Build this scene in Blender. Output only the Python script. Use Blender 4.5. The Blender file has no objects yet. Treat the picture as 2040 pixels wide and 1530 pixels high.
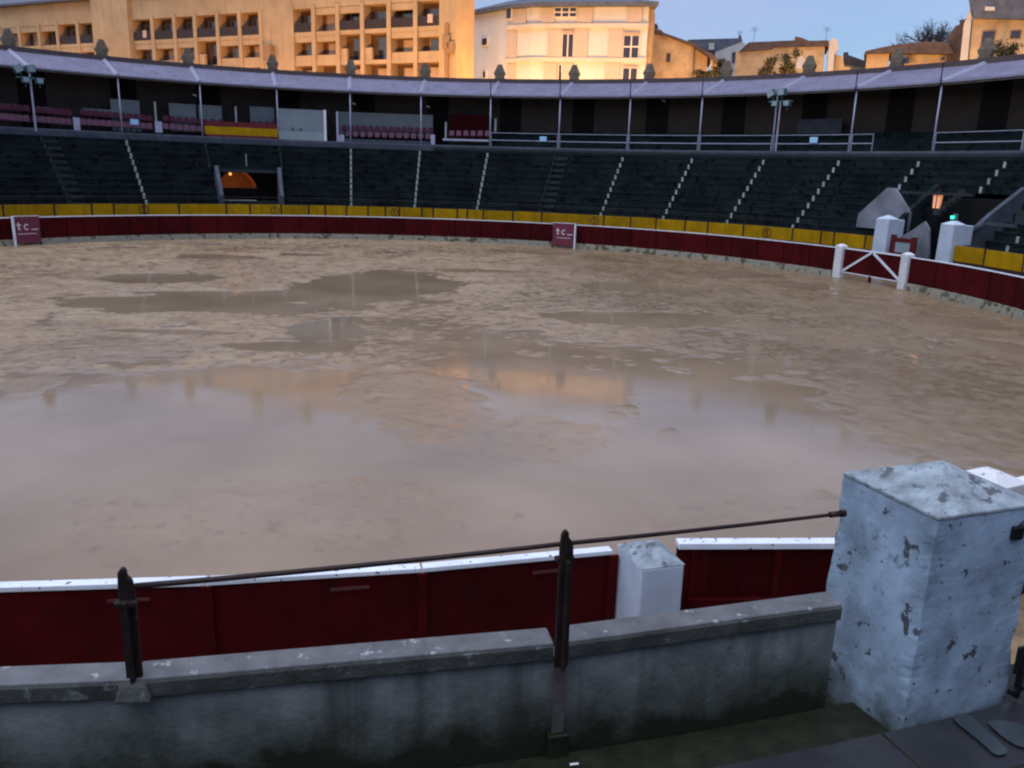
import bpy, math, random
import numpy as np
from mathutils import Vector, Matrix
random.seed(4)
S = bpy.context.scene
COL = S.collection
rad = math.radians

# ------------------------------------------------------------ camera, sky, sun, exposure
FPX, PITCH, ROLL, YAW = 1642.78, .2531, .0304, -.2065
CAM = Vector((0, -36.0553, 5.0434))
_fw = Vector((-math.sin(YAW), math.cos(YAW), 0)); _rt = Vector((math.cos(YAW), math.sin(YAW), 0)); _up = Vector((0, 0, 1))
_F = _fw*math.cos(PITCH) - _up*math.sin(PITCH)
_U = _fw*math.sin(PITCH) + _up*math.cos(PITCH)
_cr, _sr = math.cos(ROLL), math.sin(ROLL)
AX = _rt*_cr + _U*_sr
AY = _U*_cr - _rt*_sr
cd = bpy.data.cameras.new('camera'); co = bpy.data.objects.new('camera', cd); COL.objects.link(co)
m = Matrix(((AX.x, AY.x, -_F.x, CAM.x), (AX.y, AY.y, -_F.y, CAM.y), (AX.z, AY.z, -_F.z, CAM.z), (0, 0, 0, 1)))
co.matrix_world = m
cd.sensor_width = 36; cd.lens = FPX/2040*36; cd.clip_start = .1; cd.clip_end = 3000
S.camera = co

SUN_EL, SUN_ROT = rad(9), rad(250)
w = bpy.data.worlds.new('World'); S.world = w; w.use_nodes = True
nt = w.node_tree; bg = nt.nodes['Background']
sky = nt.nodes.new('ShaderNodeTexSky'); sky.sky_type = 'NISHITA'; sky.sun_disc = False
sky.sun_elevation = SUN_EL; sky.sun_rotation = SUN_ROT; sky.altitude = 100; sky.air_density = 1.0; sky.dust_density = 1.0; sky.ozone_density = 4
# thin even veil of dusk cloud over the blue
veil = nt.nodes.new('ShaderNodeMix'); veil.data_type = 'RGBA'; veil.inputs[0].default_value = .6
veil.inputs[7].default_value = (2.45, 2.85, 4.5, 1)
tc_ = nt.nodes.new('ShaderNodeTexCoord'); mp_ = nt.nodes.new('ShaderNodeMapping'); mp_.inputs['Scale'].default_value = (1, 1, 3.2)
cn_ = nt.nodes.new('ShaderNodeTexNoise'); cn_.inputs['Scale'].default_value = 2.6; cn_.inputs['Detail'].default_value = 6; cn_.inputs['Roughness'].default_value = .55
cm_ = nt.nodes.new('ShaderNodeMapRange'); cm_.inputs['From Min'].default_value = .35; cm_.inputs['From Max'].default_value = .68; cm_.inputs['To Min'].default_value = .42; cm_.inputs['To Max'].default_value = .9
nt.links.new(tc_.outputs['Generated'], mp_.inputs['Vector']); nt.links.new(mp_.outputs[0], cn_.inputs['Vector']); nt.links.new(cn_.outputs['Fac'], cm_.inputs['Value']); nt.links.new(cm_.outputs[0], veil.inputs[0])
veil.inputs[7].default_value = (2.75, 3.05, 4.6, 1)
nt.links.new(sky.outputs[0], veil.inputs[6]); nt.links.new(veil.outputs[2], bg.inputs[0]); bg.inputs[1].default_value = .12
sl = bpy.data.lights.new('sun', 'SUN'); sl.energy = 1.9; sl.angle = rad(80); sl.color = (.84, .9, 1)
so = bpy.data.objects.new('sun', sl); COL.objects.link(so)
LEL = rad(74)
sd = Vector((math.sin(SUN_ROT)*math.cos(LEL), math.cos(SUN_ROT)*math.cos(LEL), math.sin(LEL)))
so.rotation_euler = sd.to_track_quat('Z', 'Y').to_euler()
S.view_settings.view_transform = 'Standard'; S.view_settings.look = 'None'
S.view_settings.exposure = .65; S.view_settings.gamma = 1
S.cycles.filter_width = 2.2
S.cycles.use_denoising = True

# ------------------------------------------------------------ helpers
def ray(x, y):
    u = (x-1020)/FPX; v = (y-765)/FPX
    return _F + AX*u - AY*v
def at_z(x, y, z):
    r = ray(x, y); return CAM + r*((z-CAM.z)/r.z)
def at_depth(x, y, D):
    r = ray(x, y); return CAM + r*(D/r.dot(_fw))
def at_R(x, y, R, far=True):
    r = ray(x, y); a = r.x**2+r.y**2; b = 2*(CAM.x*r.x+CAM.y*r.y); c = CAM.x**2+CAM.y**2-R*R
    s = math.sqrt(max(b*b-4*a*c, 0)); t = (-b+(s if far else -s))/2/a
    return CAM + r*t
def az_of(p): return math.degrees(math.atan2(p[0], p[1]))
def P(R, az, z=0.0):
    a = rad(az); return Vector((R*math.sin(a), R*math.cos(a), z))

class Frame:
    def __init__(s, o, ux, uy, uz=Vector((0, 0, 1))): s.o, s.x, s.y, s.z = Vector(o), Vector(ux), Vector(uy), Vector(uz)
    def __call__(s, x, y, z): return s.o + s.x*x + s.y*y + s.z*z
def rframe(R, az, z=0):     # x tangential (clockwise), y outward, z up
    a = rad(az); return Frame(P(R, az, z), (math.cos(a), -math.sin(a), 0), (math.sin(a), math.cos(a), 0))
W = Frame((0, 0, 0), (1, 0, 0), (0, 1, 0))

class MB:
    def __init__(s): s.v = []; s.f = []
    def add(s, vs, fs):
        n = len(s.v); s.v += [tuple(p) for p in vs]; s.f += [tuple(i+n for i in f) for f in fs]; return s
    def box(s, x0, x1, y0, y1, z0, z1, fr=W):
        c = [fr(x, y, z) for z in (z0, z1) for x, y in ((x0, y0), (x1, y0), (x1, y1), (x0, y1))]
        return s.add(c, [(3, 2, 1, 0), (4, 5, 6, 7), (0, 1, 5, 4), (1, 2, 6, 5), (2, 3, 7, 6), (3, 0, 4, 7)])
    def taper(s, b0, b1, z0, z1, fr=W):    # b = (x0,x1,y0,y1)
        c = [fr(x, y, z0) for x, y in ((b0[0], b0[2]), (b0[1], b0[2]), (b0[1], b0[3]), (b0[0], b0[3]))]
        c += [fr(x, y, z1) for x, y in ((b1[0], b1[2]), (b1[1], b1[2]), (b1[1], b1[3]), (b1[0], b1[3]))]
        return s.add(c, [(3, 2, 1, 0), (4, 5, 6, 7), (0, 1, 5, 4), (1, 2, 6, 5), (2, 3, 7, 6), (3, 0, 4, 7)])
    def prism(s, poly, a0, a1, fn):        # fn(p, a) -> point
        n = len(poly); v = [fn(p, a0) for p in poly] + [fn(p, a1) for p in poly]
        f = [tuple(range(n))[::-1], tuple(range(n, 2*n))] + [(i, (i+1) % n, n+(i+1) % n, n+i) for i in range(n)]
        return s.add(v, f)
    def tube(s, pts, r, seg=8, r1=None):
        pts = [Vector(p) for p in pts]; rings = []
        for i, p in enumerate(pts):
            d = (pts[min(i+1, len(pts)-1)] - pts[max(i-1, 0)]).normalized()
            a = d.cross(Vector((0, 0, 1)))
            if a.length < 1e-3: a = Vector((1, 0, 0))
            a.normalize(); b = d.cross(a)
            rr = r if r1 is None else r + (r1-r)*i/(len(pts)-1)
            rings.append([p + a*math.cos(t)*rr + b*math.sin(t)*rr for t in [2*math.pi*k/seg for k in range(seg)]])
        v = [q for R_ in rings for q in R_]
        f = [(i*seg+k, i*seg+(k+1) % seg, (i+1)*seg+(k+1) % seg, (i+1)*seg+k) for i in range(len(pts)-1) for k in range(seg)]
        f += [tuple(range(seg)), tuple((len(pts)-1)*seg+k for k in range(seg))[::-1]]
        return s.add(v, f)
    def ring(s, prof, a0, a1, step=2.0, caps=True):   # closed profile [(R,z)] swept through azimuth
        n = max(1, int(round(abs(a1-a0)/step))); k = len(prof)
        v = [P(R, a0+(a1-a0)*i/n, z) for i in range(n+1) for R, z in prof]
        f = [(i*k+j, i*k+(j+1) % k, (i+1)*k+(j+1) % k, (i+1)*k+j) for i in range(n) for j in range(k)]
        if caps: f += [tuple(range(k))[::-1], tuple(n*k+j for j in range(k))]
        return s.add(v, f)
    def build(s, name, mt, parent=None, smooth=False, bevel=0, **pr):
        loc = Vector((0, 0, 0))
        if parent is not None: loc = Vector(parent['_loc'])
        elif s.v:
            a = np.array(s.v); loc = Vector(((a[:, 0].min()+a[:, 0].max())/2, (a[:, 1].min()+a[:, 1].max())/2, a[:, 2].min()))
        me = bpy.data.meshes.new(name)
        me.from_pydata([tuple(Vector(p)-loc) for p in s.v], [], s.f); me.update()
        me.materials.append(mt)
        if smooth: me.polygons.foreach_set('use_smooth', [True]*len(me.polygons))
        import bmesh
        b = bmesh.new(); b.from_mesh(me); bmesh.ops.recalc_face_normals(b, faces=b.faces); b.to_mesh(me); b.free()
        o = bpy.data.objects.new(name, me); COL.objects.link(o)
        if parent is None: o.location = loc; o['_loc'] = tuple(loc)
        else: o.parent = parent; o['_loc'] = tuple(loc)
        if bevel:
            bm_ = o.modifiers.new('bevel', 'BEVEL'); bm_.width = bevel; bm_.segments = 2; bm_.limit_method = 'ANGLE'
        for k_, v_ in pr.items(): o[k_] = v_
        return o
def thing(name, loc, label, cat, group=None):
    o = bpy.data.objects.new(name, None); COL.objects.link(o); o.location = loc; o['_loc'] = tuple(loc)
    o.empty_display_size = .3; o['label'] = label; o['category'] = cat
    if group: o['group'] = group
    return o
def struct(name, loc=(0, 0, 0)):
    o = bpy.data.objects.new(name, None); COL.objects.link(o); o.location = loc; o['_loc'] = tuple(loc); o['kind'] = 'structure'
    return o
def tag(o, label, cat, group=None):
    o['label'] = label; o['category'] = cat
    if group: o['group'] = group
    return o
def dup(o, loc, rotz=0.0, label=None, parent=None):
    c = o.copy(); COL.objects.link(c)
    if parent is None:
        c.location = loc; c.rotation_euler = (0, 0, rotz)
        if label: c['label'] = label
    else: c.parent = parent
    for ch in list(o.children): dup(ch, None, parent=c)
    return c
ORD = ['first', 'second', 'third', 'fourth', 'fifth', 'sixth', 'seventh', 'eighth', 'ninth', 'tenth', 'eleventh', 'twelfth', 'thirteenth',
       'fourteenth', 'fifteenth', 'sixteenth', 'seventeenth', 'eighteenth', 'nineteenth', 'twentieth', 'twenty-first', 'twenty-second',
       'twenty-third', 'twenty-fourth', 'twenty-fifth', 'twenty-sixth', 'twenty-seventh', 'twenty-eighth', 'twenty-ninth', 'thirtieth'] + ['%dth' % i for i in range(31, 90)]

# ------------------------------------------------------------ materials
def mat(name, col, rough=.7, var=.25, scale=1.5, bump=.0, bscale=8, second=None, thr=.62, sscale=3, streak=0, low=None, spec=.3, metal=0, soft=.04, emit=None, estr=0, rnd=0, chips=None):
    m_ = bpy.data.materials.new(name); m_.use_nodes = True; n = m_.node_tree.nodes; l = m_.node_tree.links
    b = n['Principled BSDF']; b.inputs['Roughness'].default_value = rough; b.inputs['Specular IOR Level'].default_value = spec
    b.inputs['Metallic'].default_value = metal
    g = n.new('ShaderNodeNewGeometry'); pos = g.outputs['Position']
    def noise(sc, det=5, src=pos, rg=.6):
        t = n.new('ShaderNodeTexNoise'); t.inputs['Scale'].default_value = sc; t.inputs['Detail'].default_value = det; t.inputs['Roughness'].default_value = rg
        l.new(src, t.inputs['Vector']); return t.outputs['Fac']
    def ramp(src, a, c):
        r = n.new('ShaderNodeMapRange'); r.inputs['From Min'].default_value = a; r.inputs['From Max'].default_value = c; l.new(src, r.inputs['Value']); return r.outputs['Result']
    def mix(f, a, c, mode='MIX'):
        x = n.new('ShaderNodeMix'); x.data_type = 'RGBA'; x.blend_type = mode
        if isinstance(f, float): x.inputs[0].default_value = f
        else: l.new(f, x.inputs[0])
        for i, q in ((6, a), (7, c)):
            if isinstance(q, tuple): x.inputs[i].default_value = (*q[:3], 1)
            else: l.new(q, x.inputs[i])
        return x.outputs[2]
    d = tuple(c*(1-var) for c in col); h = tuple(min(1, c*(1+var)) for c in col)
    c1 = mix(ramp(noise(scale, 8), .3, .7), d, h)
    if streak:
        mp = n.new('ShaderNodeMapping'); mp.inputs['Scale'].default_value = (2.2, 2.2, .12); l.new(pos, mp.inputs['Vector'])
        st = ramp(noise(1.4, 6, mp.outputs[0]), .5, .68)
        sm = n.new('ShaderNodeMath'); sm.operation = 'MULTIPLY'; sm.inputs[1].default_value = streak; l.new(st, sm.inputs[0])
        c1 = mix(sm.outputs[0], c1, tuple(c*.25 for c in col))
    if second:
        c1 = mix(ramp(noise(sscale, 9, rg=.65), thr, thr+soft), c1, second)
    if chips:    # small pocks and hairline flaking in the paint
        c1 = mix(ramp(noise(19, 6, rg=.7), .63, .66), c1, chips)
        c1 = mix(ramp(noise(1.7, 10, rg=.75), .60, .63), c1, tuple(q_*.62 for q_ in col))
    if low:     # (z0, z1, colour): real moss / damp growing at the foot, broken up by noise
        sp = n.new('ShaderNodeSeparateXYZ'); l.new(pos, sp.inputs[0])
        ad = n.new('ShaderNodeMath'); ad.operation = 'MULTIPLY_ADD'; ad.inputs[1].default_value = .9; l.new(noise(2.2, 6), ad.inputs[0]); 
        l.new(sp.outputs[2], ad.inputs[2])
        c1 = mix(ramp(ad.outputs[0], low[1]+.45, low[0]+.45), c1, low[2])
    if rnd:
        oi = n.new('ShaderNodeObjectInfo'); rr = n.new('ShaderNodeMapRange'); rr.inputs['To Min'].default_value = 1-rnd; rr.inputs['To Max'].default_value = 1+rnd
        l.new(oi.outputs['Random'], rr.inputs['Value']); hs = n.new('ShaderNodeHueSaturation'); l.new(rr.outputs[0], hs.inputs['Value']); l.new(c1, hs.inputs['Color']); c1 = hs.outputs[0]
    l.new(c1, b.inputs['Base Color'])
    if bump:
        bp = n.new('ShaderNodeBump'); bp.inputs['Strength'].default_value = bump; bp.inputs['Distance'].default_value = .03
        l.new(noise(bscale, 8), bp.inputs['Height']); l.new(bp.outputs[0], b.inputs['Normal'])
    if emit:
        b.inputs['Emission Color'].default_value = (*emit, 1); b.inputs['Emission Strength'].default_value = estr
    return m_
M = {}
M['tag'] = mat('worn_tag', (.09, .03, .035), .6, .2, 5)
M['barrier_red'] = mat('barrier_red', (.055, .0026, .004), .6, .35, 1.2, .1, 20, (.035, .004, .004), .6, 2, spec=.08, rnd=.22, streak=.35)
M['white_paint'] = mat('white_paint', (.62, .62, .64), .5, .12, 3, .15, 30, (.12, .1, .09), .64, 9)
M['white_rail'] = mat('white_rail', (.7, .73, .8), .55, .12, 3, .15, 30, (.1, .08, .08), .60, 12)
M['ledge'] = mat('ledge_whitewash', (.27, .255, .2), .7, .35, 2, .2, 20, (.09, .08, .05), .52, 2)
M['yellow'] = mat('yellow_paint', (.36, .2, .003), .6, .2, 1.0, .1, 10, (.2, .12, .01), .68, 4, spec=.08, rnd=.15, streak=.3)
M['wall'] = mat('rendered_wall', (.16, .18, .178), .8, .35, 2.6, .3, 24, (.06, .065, .055), .62, 3.4, streak=.7, low=(1.2, 1.75, (.012, .016, .007)), soft=.12)
M['coping'] = mat('coping_concrete', (.115, .113, .118), .6, .35, 4, .35, 30, (.34, .35, .37), .60, 11, soft=.08)
M['coping_front'] = mat('coping_mossy', (.05, .055, .05), .8, .5, 4, .4, 30, (.13, .14, .15), .58, 7, soft=.06)
M['far_wall'] = mat('callejon_wall', (.04, .02, .017), .7, .3, 2, .1, 10)
M['pillar'] = mat('flaking_pillar_paint', (.25, .33, .42), .75, .38, 3.2, .14, 24, (.065, .07, .08), .60, 6.5, low=(1.02, 1.3, (.03, .036, .022)), soft=.02, chips=(.11, .12, .13))
M['pillar_cap'] = mat('pillar_cap', (.24, .28, .31), .65, .45, 6, .5, 20, (.09, .1, .11), .57, 7, soft=.05)
M['far_pillar'] = mat('far_pillar_paint', (.46, .52, .62), .6, .12, 2, .1, 12, (.2, .22, .25), .66, 5)
M['post'] = mat('rusty_iron', (.022, .014, .012), .55, .4, 12, .3, 40, (.06, .03, .02), .62, 20, metal=.3)
M['cable'] = mat('rusty_cable', (.03, .018, .016), .5, .3, 12, .2, 60, metal=.4)
M['platform'] = mat('wet_platform', (.02, .02, .023), .35, .35, 2.0, .12, 14, spec=.5)
M['gully'] = mat('mossy_gully', (.014, .016, .008), .5, .5, 6, .3, 30)
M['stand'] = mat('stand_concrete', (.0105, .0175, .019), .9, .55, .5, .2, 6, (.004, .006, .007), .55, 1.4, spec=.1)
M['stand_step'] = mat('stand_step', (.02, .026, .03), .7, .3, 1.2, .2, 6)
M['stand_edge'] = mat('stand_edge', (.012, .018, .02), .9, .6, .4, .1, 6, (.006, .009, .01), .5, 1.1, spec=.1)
M['marker'] = mat('marker_paint', (.33, .37, .36), .6, .25, 2, 0, 8, (.1, .12, .12), .62, 6)
M['lip'] = mat('gallery_lip', (.05, .062, .085), .7, .35, 1.1, .15, 8, (.045, .055, .06), .55, 2, streak=.4)
M['gallery_back'] = mat('gallery_back_wall', (.06, .05, .046), .85, .2, .6)
M['dark_recess'] = mat('dark_doorway', (.012, .009, .009), .9, .2, 1)
M['gal_post'] = mat('gallery_post_paint', (.36, .37, .48), .5, .15, 3)
M['rail'] = mat('gallery_rail', (.3, .33, .42), .45, .2, 3, metal=.2)
M['roof'] = mat('corrugated_roof_sheet', (.165, .155, .22), .6, .18, .7, 0, 8, (.10, .09, .115), .58, 1.3, streak=.4, spec=.15, soft=.1)
M['ridge'] = mat('ridge_flashing', (.26, .26, .34), .45, .08, 2)
M['cornice'] = mat('cornice_brown', (.08, .06, .06), .8, .25, 2)
M['pinnacle'] = mat('pinnacle_stone', (.15, .12, .085), .85, .3, 3, .2, 8)
M['timber'] = mat('roof_timber', (.09, .07, .065), .8, .3, 2)
M['seat'] = mat('maroon_seat', (.13, .02, .05), .45, .25, 4)
M['seat_faded'] = mat('faded_seat', (.16, .07, .105), .5, .2, 4)
M['panel_white'] = mat('white_panel', (.24, .29, .31), .6, .1, 1)
M['maroon'] = mat('maroon_cloth', (.13, .015, .02), .8, .2, 2)
M['burladero'] = mat('burladero_paint', (.14, .028, .05), .5, .15, 2)
M['letter'] = mat('lettering', (.7, .6, .66), .6, .05, 2)
M['emblem'] = mat('emblem_brown', (.07, .03, .01), .6, .1, 2)
M['door_red'] = mat('door_red', (.09, .007, .01), .5, .2, 2)
M['flood'] = mat('floodlight_housing', (.06, .12, .13), .4, .2, 5)
M['flood_glass'] = mat('floodlight_glass', (.2, .28, .32), .15, .1, 5, spec=.6)
M['iron_black'] = mat('black_iron', (.006, .006, .006), .5, .2, 5)
M['fixture'] = mat('fixture_white', (.75, .75, .72), .4, .05, 5)
M['paper'] = mat('pale_blue_board', (.35, .6, .85), .5, .05, 5)
M['ochre'] = mat('facade_ochre', (.48, .325, .175), .85, .14, .35, .1, 4, (.4, .27, .15), .6, .5, soft=.2, streak=.22)
M['ochre2'] = mat('facade_back', (.3, .18, .09), .85, .12, .5)
M['cream'] = mat('facade_cream', (.56, .54, .52), .8, .07, .4, 0, 4, (.5, .47, .43), .62, .6, soft=.2)
M['taupe'] = mat('taupe_panel', (.47, .39, .33), .8, .08, .5)
M['band'] = mat('facade_band', (.56, .48, .4), .8, .08, .5)
M['old_render'] = mat('old_render', (.42, .305, .185), .9, .3, .5, .2, 3, (.3, .21, .13), .56, .9, soft=.15)
M['stone_pale'] = mat('pale_gable', (.5, .46, .42), .85, .15, .6)
M['tile'] = mat('roof_tile', (.085, .06, .055), .85, .35, 1.2, .4, 6)
M['slate'] = mat('roof_slate', (.09, .1, .13), .6, .3, 1.5, .2, 5)
M['glass'] = mat('dark_glass', (.03, .03, .045), .12, .2, 1, spec=.6)
M['balcony'] = mat('balcony_rail', (.035, .024, .024), .6, .3, 2)
M['blind'] = mat('closed_blind', (.42, .29, .21), .8, .1, 2)
M['frame_white'] = mat('window_frame', (.7, .62, .55), .6, .08, 2)
M['bark'] = mat('bark', (.06, .05, .05), .9, .3, 4)
M['leaf'] = mat('foliage', (.05, .045, .02), .7, .5, 3)
M['road'] = mat('street_asphalt', (.05, .05, .05), .7, .3, .5)
M['cloth'] = mat('laundry', (.6, .4, .3), .8, .2, 3)

# ------------------------------------------------------------ ground, wet sand, water
def vnoise(x, y, seed):
    rs = np.random.RandomState(seed); T = rs.rand(256, 256)
    xi = np.floor(x).astype(int); yi = np.floor(y).astype(int); fx = x-xi; fy = y-yi
    fx = fx*fx*(3-2*fx); fy = fy*fy*(3-2*fy)
    a = T[xi % 256, yi % 256]; b = T[(xi+1) % 256, yi % 256]; c = T[xi % 256, (yi+1) % 256]; d = T[(xi+1) % 256, (yi+1) % 256]
    return (a*(1-fx)+b*fx)*(1-fy)+(c*(1-fx)+d*fx)*fy
GZ = -.38
g = MB().add([(-900, -900, -.62), (900, -900, -.62), (900, 900, -.62), (-900, 900, -.62)], [(0, 1, 2, 3)]).build('ground', M['road'], kind='structure')

nn = 620; L = 31.3
ax = np.linspace(-L, L, nn); X, Y = np.meshgrid(ax, ax)
R = np.hypot(X, Y)
def sstep(v, a, b): t = np.clip((v-a)/(b-a), 0, 1); return t*t*(3-2*t)
wob = (vnoise(X*.16+3, Y*.16+8, 1)-.5)*9 + (vnoise(X*.6, Y*.6, 2)-.5)*3
# flooded near part of the ring, churned-up far part
far = sstep(Y + .55*np.maximum(X-4, 0) + wob + (vnoise(X*1.7, Y*1.7, 21)-.5)*5, -17.5, -6)
h = -.016 + .042*far
foot = (vnoise(X*2.6, Y*2.6, 3)-.5)*.8 + (vnoise(X*4.9, Y*4.9, 5)-.5)*1.1 + (vnoise(X*1.1, Y*1.1, 6)-.5)*.6
dimp = sstep(vnoise(X*3.1+7, Y*3.1, 9), .72, .9)
h = h + (foot*.032 - dimp*.032)*(.10+.90*far) + (vnoise(X*.3, Y*.3, 7)-.5)*(.016+.022*far) + (vnoise(X*1.2, Y*1.2, 17)-.5)*.006
def puddle(px, py, wpx, hpx, dep, rot=0):
    global h
    c = at_z(px, py, GZ); e = at_z(px+wpx/2, py+wpx/2*.03, GZ); t = at_z(px, py-hpx/2, GZ); b_ = at_z(px, py+hpx/2, GZ)
    ra = (e-c).length; rb = (t-b_).length/2; ux = (e-c).normalized(); uy = Vector((-ux.y, ux.x, 0))
    dx = X-c.x; dy = Y-c.y; cr, sr = math.cos(rot), math.sin(rot)
    u = (dx*ux.x+dy*ux.y); v = dx*uy.x+dy*uy.y
    u, v = (u*cr+v*sr)/ra, (-u*sr+v*cr)/rb
    d = np.sqrt(u*u+v*v) + (vnoise(X*.5+1, Y*.5, 11)-.5)*.5 + (vnoise(X*1.8+1, Y*1.8, 12)-.5)*.25
    wgt = 1-sstep(d, .75, 1.05)
    h = h*(1-wgt) + wgt*(-.02+h*.12 - dep*.3)
for a in [(760, 568, 330, 75, .06), (400, 605, 500, 36, .06), (560, 590, 620, 24, .06), (640, 655, 160, 40, .05), (560, 690, 240, 18, .04),
          (300, 555, 260, 20, .05), (430, 512, 190, 9, .05), (610, 508, 125, 8, .05), (400, 485, 120, 8, .05), (1275, 634, 400, 34, .06),
          (1300, 573, 270, 24, .06), (1480, 546, 190, 13, .05), (1590, 568, 130, 15, .05), (1240, 520, 130, 5, .05), (1110, 506, 120, 5, .05),
          (1900, 640, 170, 26, .05), (1990, 690, 160, 26, .05), (1440, 735, 150, 24, .05), (1560, 775, 180, 24, .05), (1930, 860, 220, 40, .05),
          (2010, 920, 120, 50, .05), (330, 660, 260, 10, .03), (1640, 700, 110, 16, .04), (1145, 700, 120, 14, .04), (960, 540, 220, 10, .04)]:
    puddle(*a)
def mound(px, py, wpx, hpx, top, amp=.5):
    global h
    c = at_z(px, py, GZ); e = at_z(px+wpx/2, py, GZ); t = at_z(px, py-hpx/2, GZ); b_ = at_z(px, py+hpx/2, GZ)
    ra = (e-c).length; rb = (t-b_).length/2
    d = np.sqrt(((X-c.x)/ra)**2+((Y-c.y)/rb)**2) + (vnoise(X*.45+4, Y*.45, 31)-.5)*.6 + (vnoise(X*1.6+1, Y*1.6, 32)-.5)*.3
    wgt = 1-sstep(d, .55, 1.15)
    h = h + wgt*(top-h) + wgt*foot*.014*amp
for a in [(815, 800, 330, 150, .012), (60, 770, 130, 60, .010), (1090, 880, 360, 120, .006), (640, 1010, 1000, 170, .005), (1500, 1010, 700, 110, .004), (250, 1080, 600, 120, .006), (1860, 840, 420, 260, .013, .9), (1700, 720, 300, 90, .012, .9), (180, 690, 400, 60, .012, .9)]:
    mound(*a)
for a in [(450, 782, 420, 105, .09), (1110, 775, 300, 100, .09), (300, 880, 420, 150, .06), (1480, 830, 420, 130, .06)]:
    puddle(*a)
h = np.where((R > 28.2) & (R < 28.9), np.maximum(h, .015), h)
h = np.where(R > 28.9, .02+foot*.01, h)
h = np.minimum(h, .07)
V = np.stack([X.ravel(), Y.ravel(), (GZ+h).ravel()], 1)
idx = np.arange(nn*nn).reshape(nn, nn)
q = np.stack([idx[:-1, :-1], idx[:-1, 1:], idx[1:, 1:], idx[1:, :-1]], -1).reshape(-1, 4)
keep = (R[:-1, :-1] < 31.2).ravel(); q = q[keep]
me = bpy.data.meshes.new('sand')
me.vertices.add(len(V)); me.vertices.foreach_set('co', V.ravel())
me.loops.add(len(q)*4); me.loops.foreach_set('vertex_index', q.ravel())
me.polygons.add(len(q)); me.polygons.foreach_set('loop_start', np.arange(0, len(q)*4, 4)); me.polygons.foreach_set('loop_total', np.full(len(q), 4))
me.polygons.foreach_set('use_smooth', np.ones(len(q), bool))
me.update(calc_edges=True); me.validate()
def sand_mat():
    m_ = bpy.data.materials.new('wet_sand'); m_.use_nodes = True; n = m_.node_tree.nodes; l = m_.node_tree.links
    b = n['Principled BSDF']; b.inputs['Specular IOR Level'].default_value = .38
    ge = n.new('ShaderNodeNewGeometry')
    def noise(sc, det, lo, hi, a=0., c=1., dist=0.):
        t = n.new('ShaderNodeTexNoise'); t.inputs['Scale'].default_value = sc; t.inputs['Detail'].default_value = det; t.inputs['Distortion'].default_value = dist
        t.inputs['Roughness'].default_value = .62
        l.new(ge.outputs['Position'], t.inputs['Vector'])
        r_ = n.new('ShaderNodeMapRange'); r_.inputs['From Min'].default_value = lo; r_.inputs['From Max'].default_value = hi; r_.inputs['To Min'].default_value = a; r_.inputs['To Max'].default_value = c
        l.new(t.outputs['Fac'], r_.inputs['Value']); return r_.outputs['Result'], t.outputs['Fac']
    def mix(f, a, c):
        x = n.new('ShaderNodeMix'); x.data_type = 'RGBA'; l.new(f, x.inputs[0])
        for i_, q_ in ((6, a), (7, c)):
            if isinstance(q_, tuple): x.inputs[i_].default_value = (*q_, 1)
            else: l.new(q_, x.inputs[i_])
        return x.outputs[2]
    c = mix(noise(.12, 4, .38, .62)[0], (.325, .22, .13), (.26, .165, .09))
    c = mix(noise(.9, 7, .48, .62)[0], c, (.325, .235, .15))
    c = mix(noise(2.6, 6, .53, .63, 0, .75, .6)[0], c, (.115, .078, .045))
    c = mix(noise(.35, 6, .55, .7, 0, .6)[0], c, (.17, .115, .062))
    # darker and browner towards the right-hand side of the ring, edge broken by noise
    sx = n.new('ShaderNodeSeparateXYZ'); l.new(ge.outputs['Position'], sx.inputs[0])
    cx = n.new('ShaderNodeMath'); cx.operation = 'MULTIPLY_ADD'; cx.inputs[1].default_value = 16; l.new(noise(.22, 6, 0, 1)[1], cx.inputs[0]); l.new(sx.outputs[0], cx.inputs[2])
    cm = n.new('ShaderNodeMapRange'); cm.inputs['From Min'].default_value = 15; cm.inputs['From Max'].default_value = 24; cm.inputs['To Max'].default_value = .75; l.new(cx.outputs[0], cm.inputs['Value'])
    c = mix(cm.outputs[0], c, (.16, .105, .055))
    # sand soaks up water: darker, smoother and even where it lies just above the water table
    sp = n.new('ShaderNodeSeparateXYZ'); l.new(ge.outputs['Position'], sp.inputs[0])
    wt = n.new('ShaderNodeMapRange'); wt.interpolation_type = 'SMOOTHSTEP'; wt.inputs['From Min'].default_value = GZ-.002; wt.inputs['From Max'].default_value = GZ+.030; l.new(sp.outputs[2], wt.inputs['Value'])
    mud = mix(noise(.25, 8, .35, .65)[0], (.215, .152, .097), (.3, .215, .145))
    mud = mix(cm.outputs[0], mud, (.17, .115, .065))
    mud = mix(noise(3.2, 5, .56, .68, 0, .35)[0], mud, (.12, .085, .055))
    c = mix(wt.outputs['Result'], mud, c)
    l.new(c, b.inputs['Base Color'])
    rm = n.new('ShaderNodeMix'); l.new(wt.outputs['Result'], rm.inputs[0]); rm.inputs[2].default_value = .13; l.new(noise(.8, 6, .4, .62, .3, .62)[0], rm.inputs[3])
    l.new(rm.outputs[0], b.inputs['Roughness'])
    bp = n.new('ShaderNodeBump'); bp.inputs['Distance'].default_value = .04
    bs = n.new('ShaderNodeMapRange'); bs.inputs['To Min'].default_value = .06; bs.inputs['To Max'].default_value = .38; l.new(wt.outputs['Result'], bs.inputs['Value']); l.new(bs.outputs[0], bp.inputs['Strength'])
    l.new(noise(4.5, 8, 0, 1)[1], bp.inputs['Height']); l.new(bp.outputs[0], b.inputs['Normal'])
    return m_
M['sand'] = sand_mat()
me.materials.append(M['sand'])
o = bpy.data.objects.new('sand', me); COL.objects.link(o); o['kind'] = 'structure'

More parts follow.
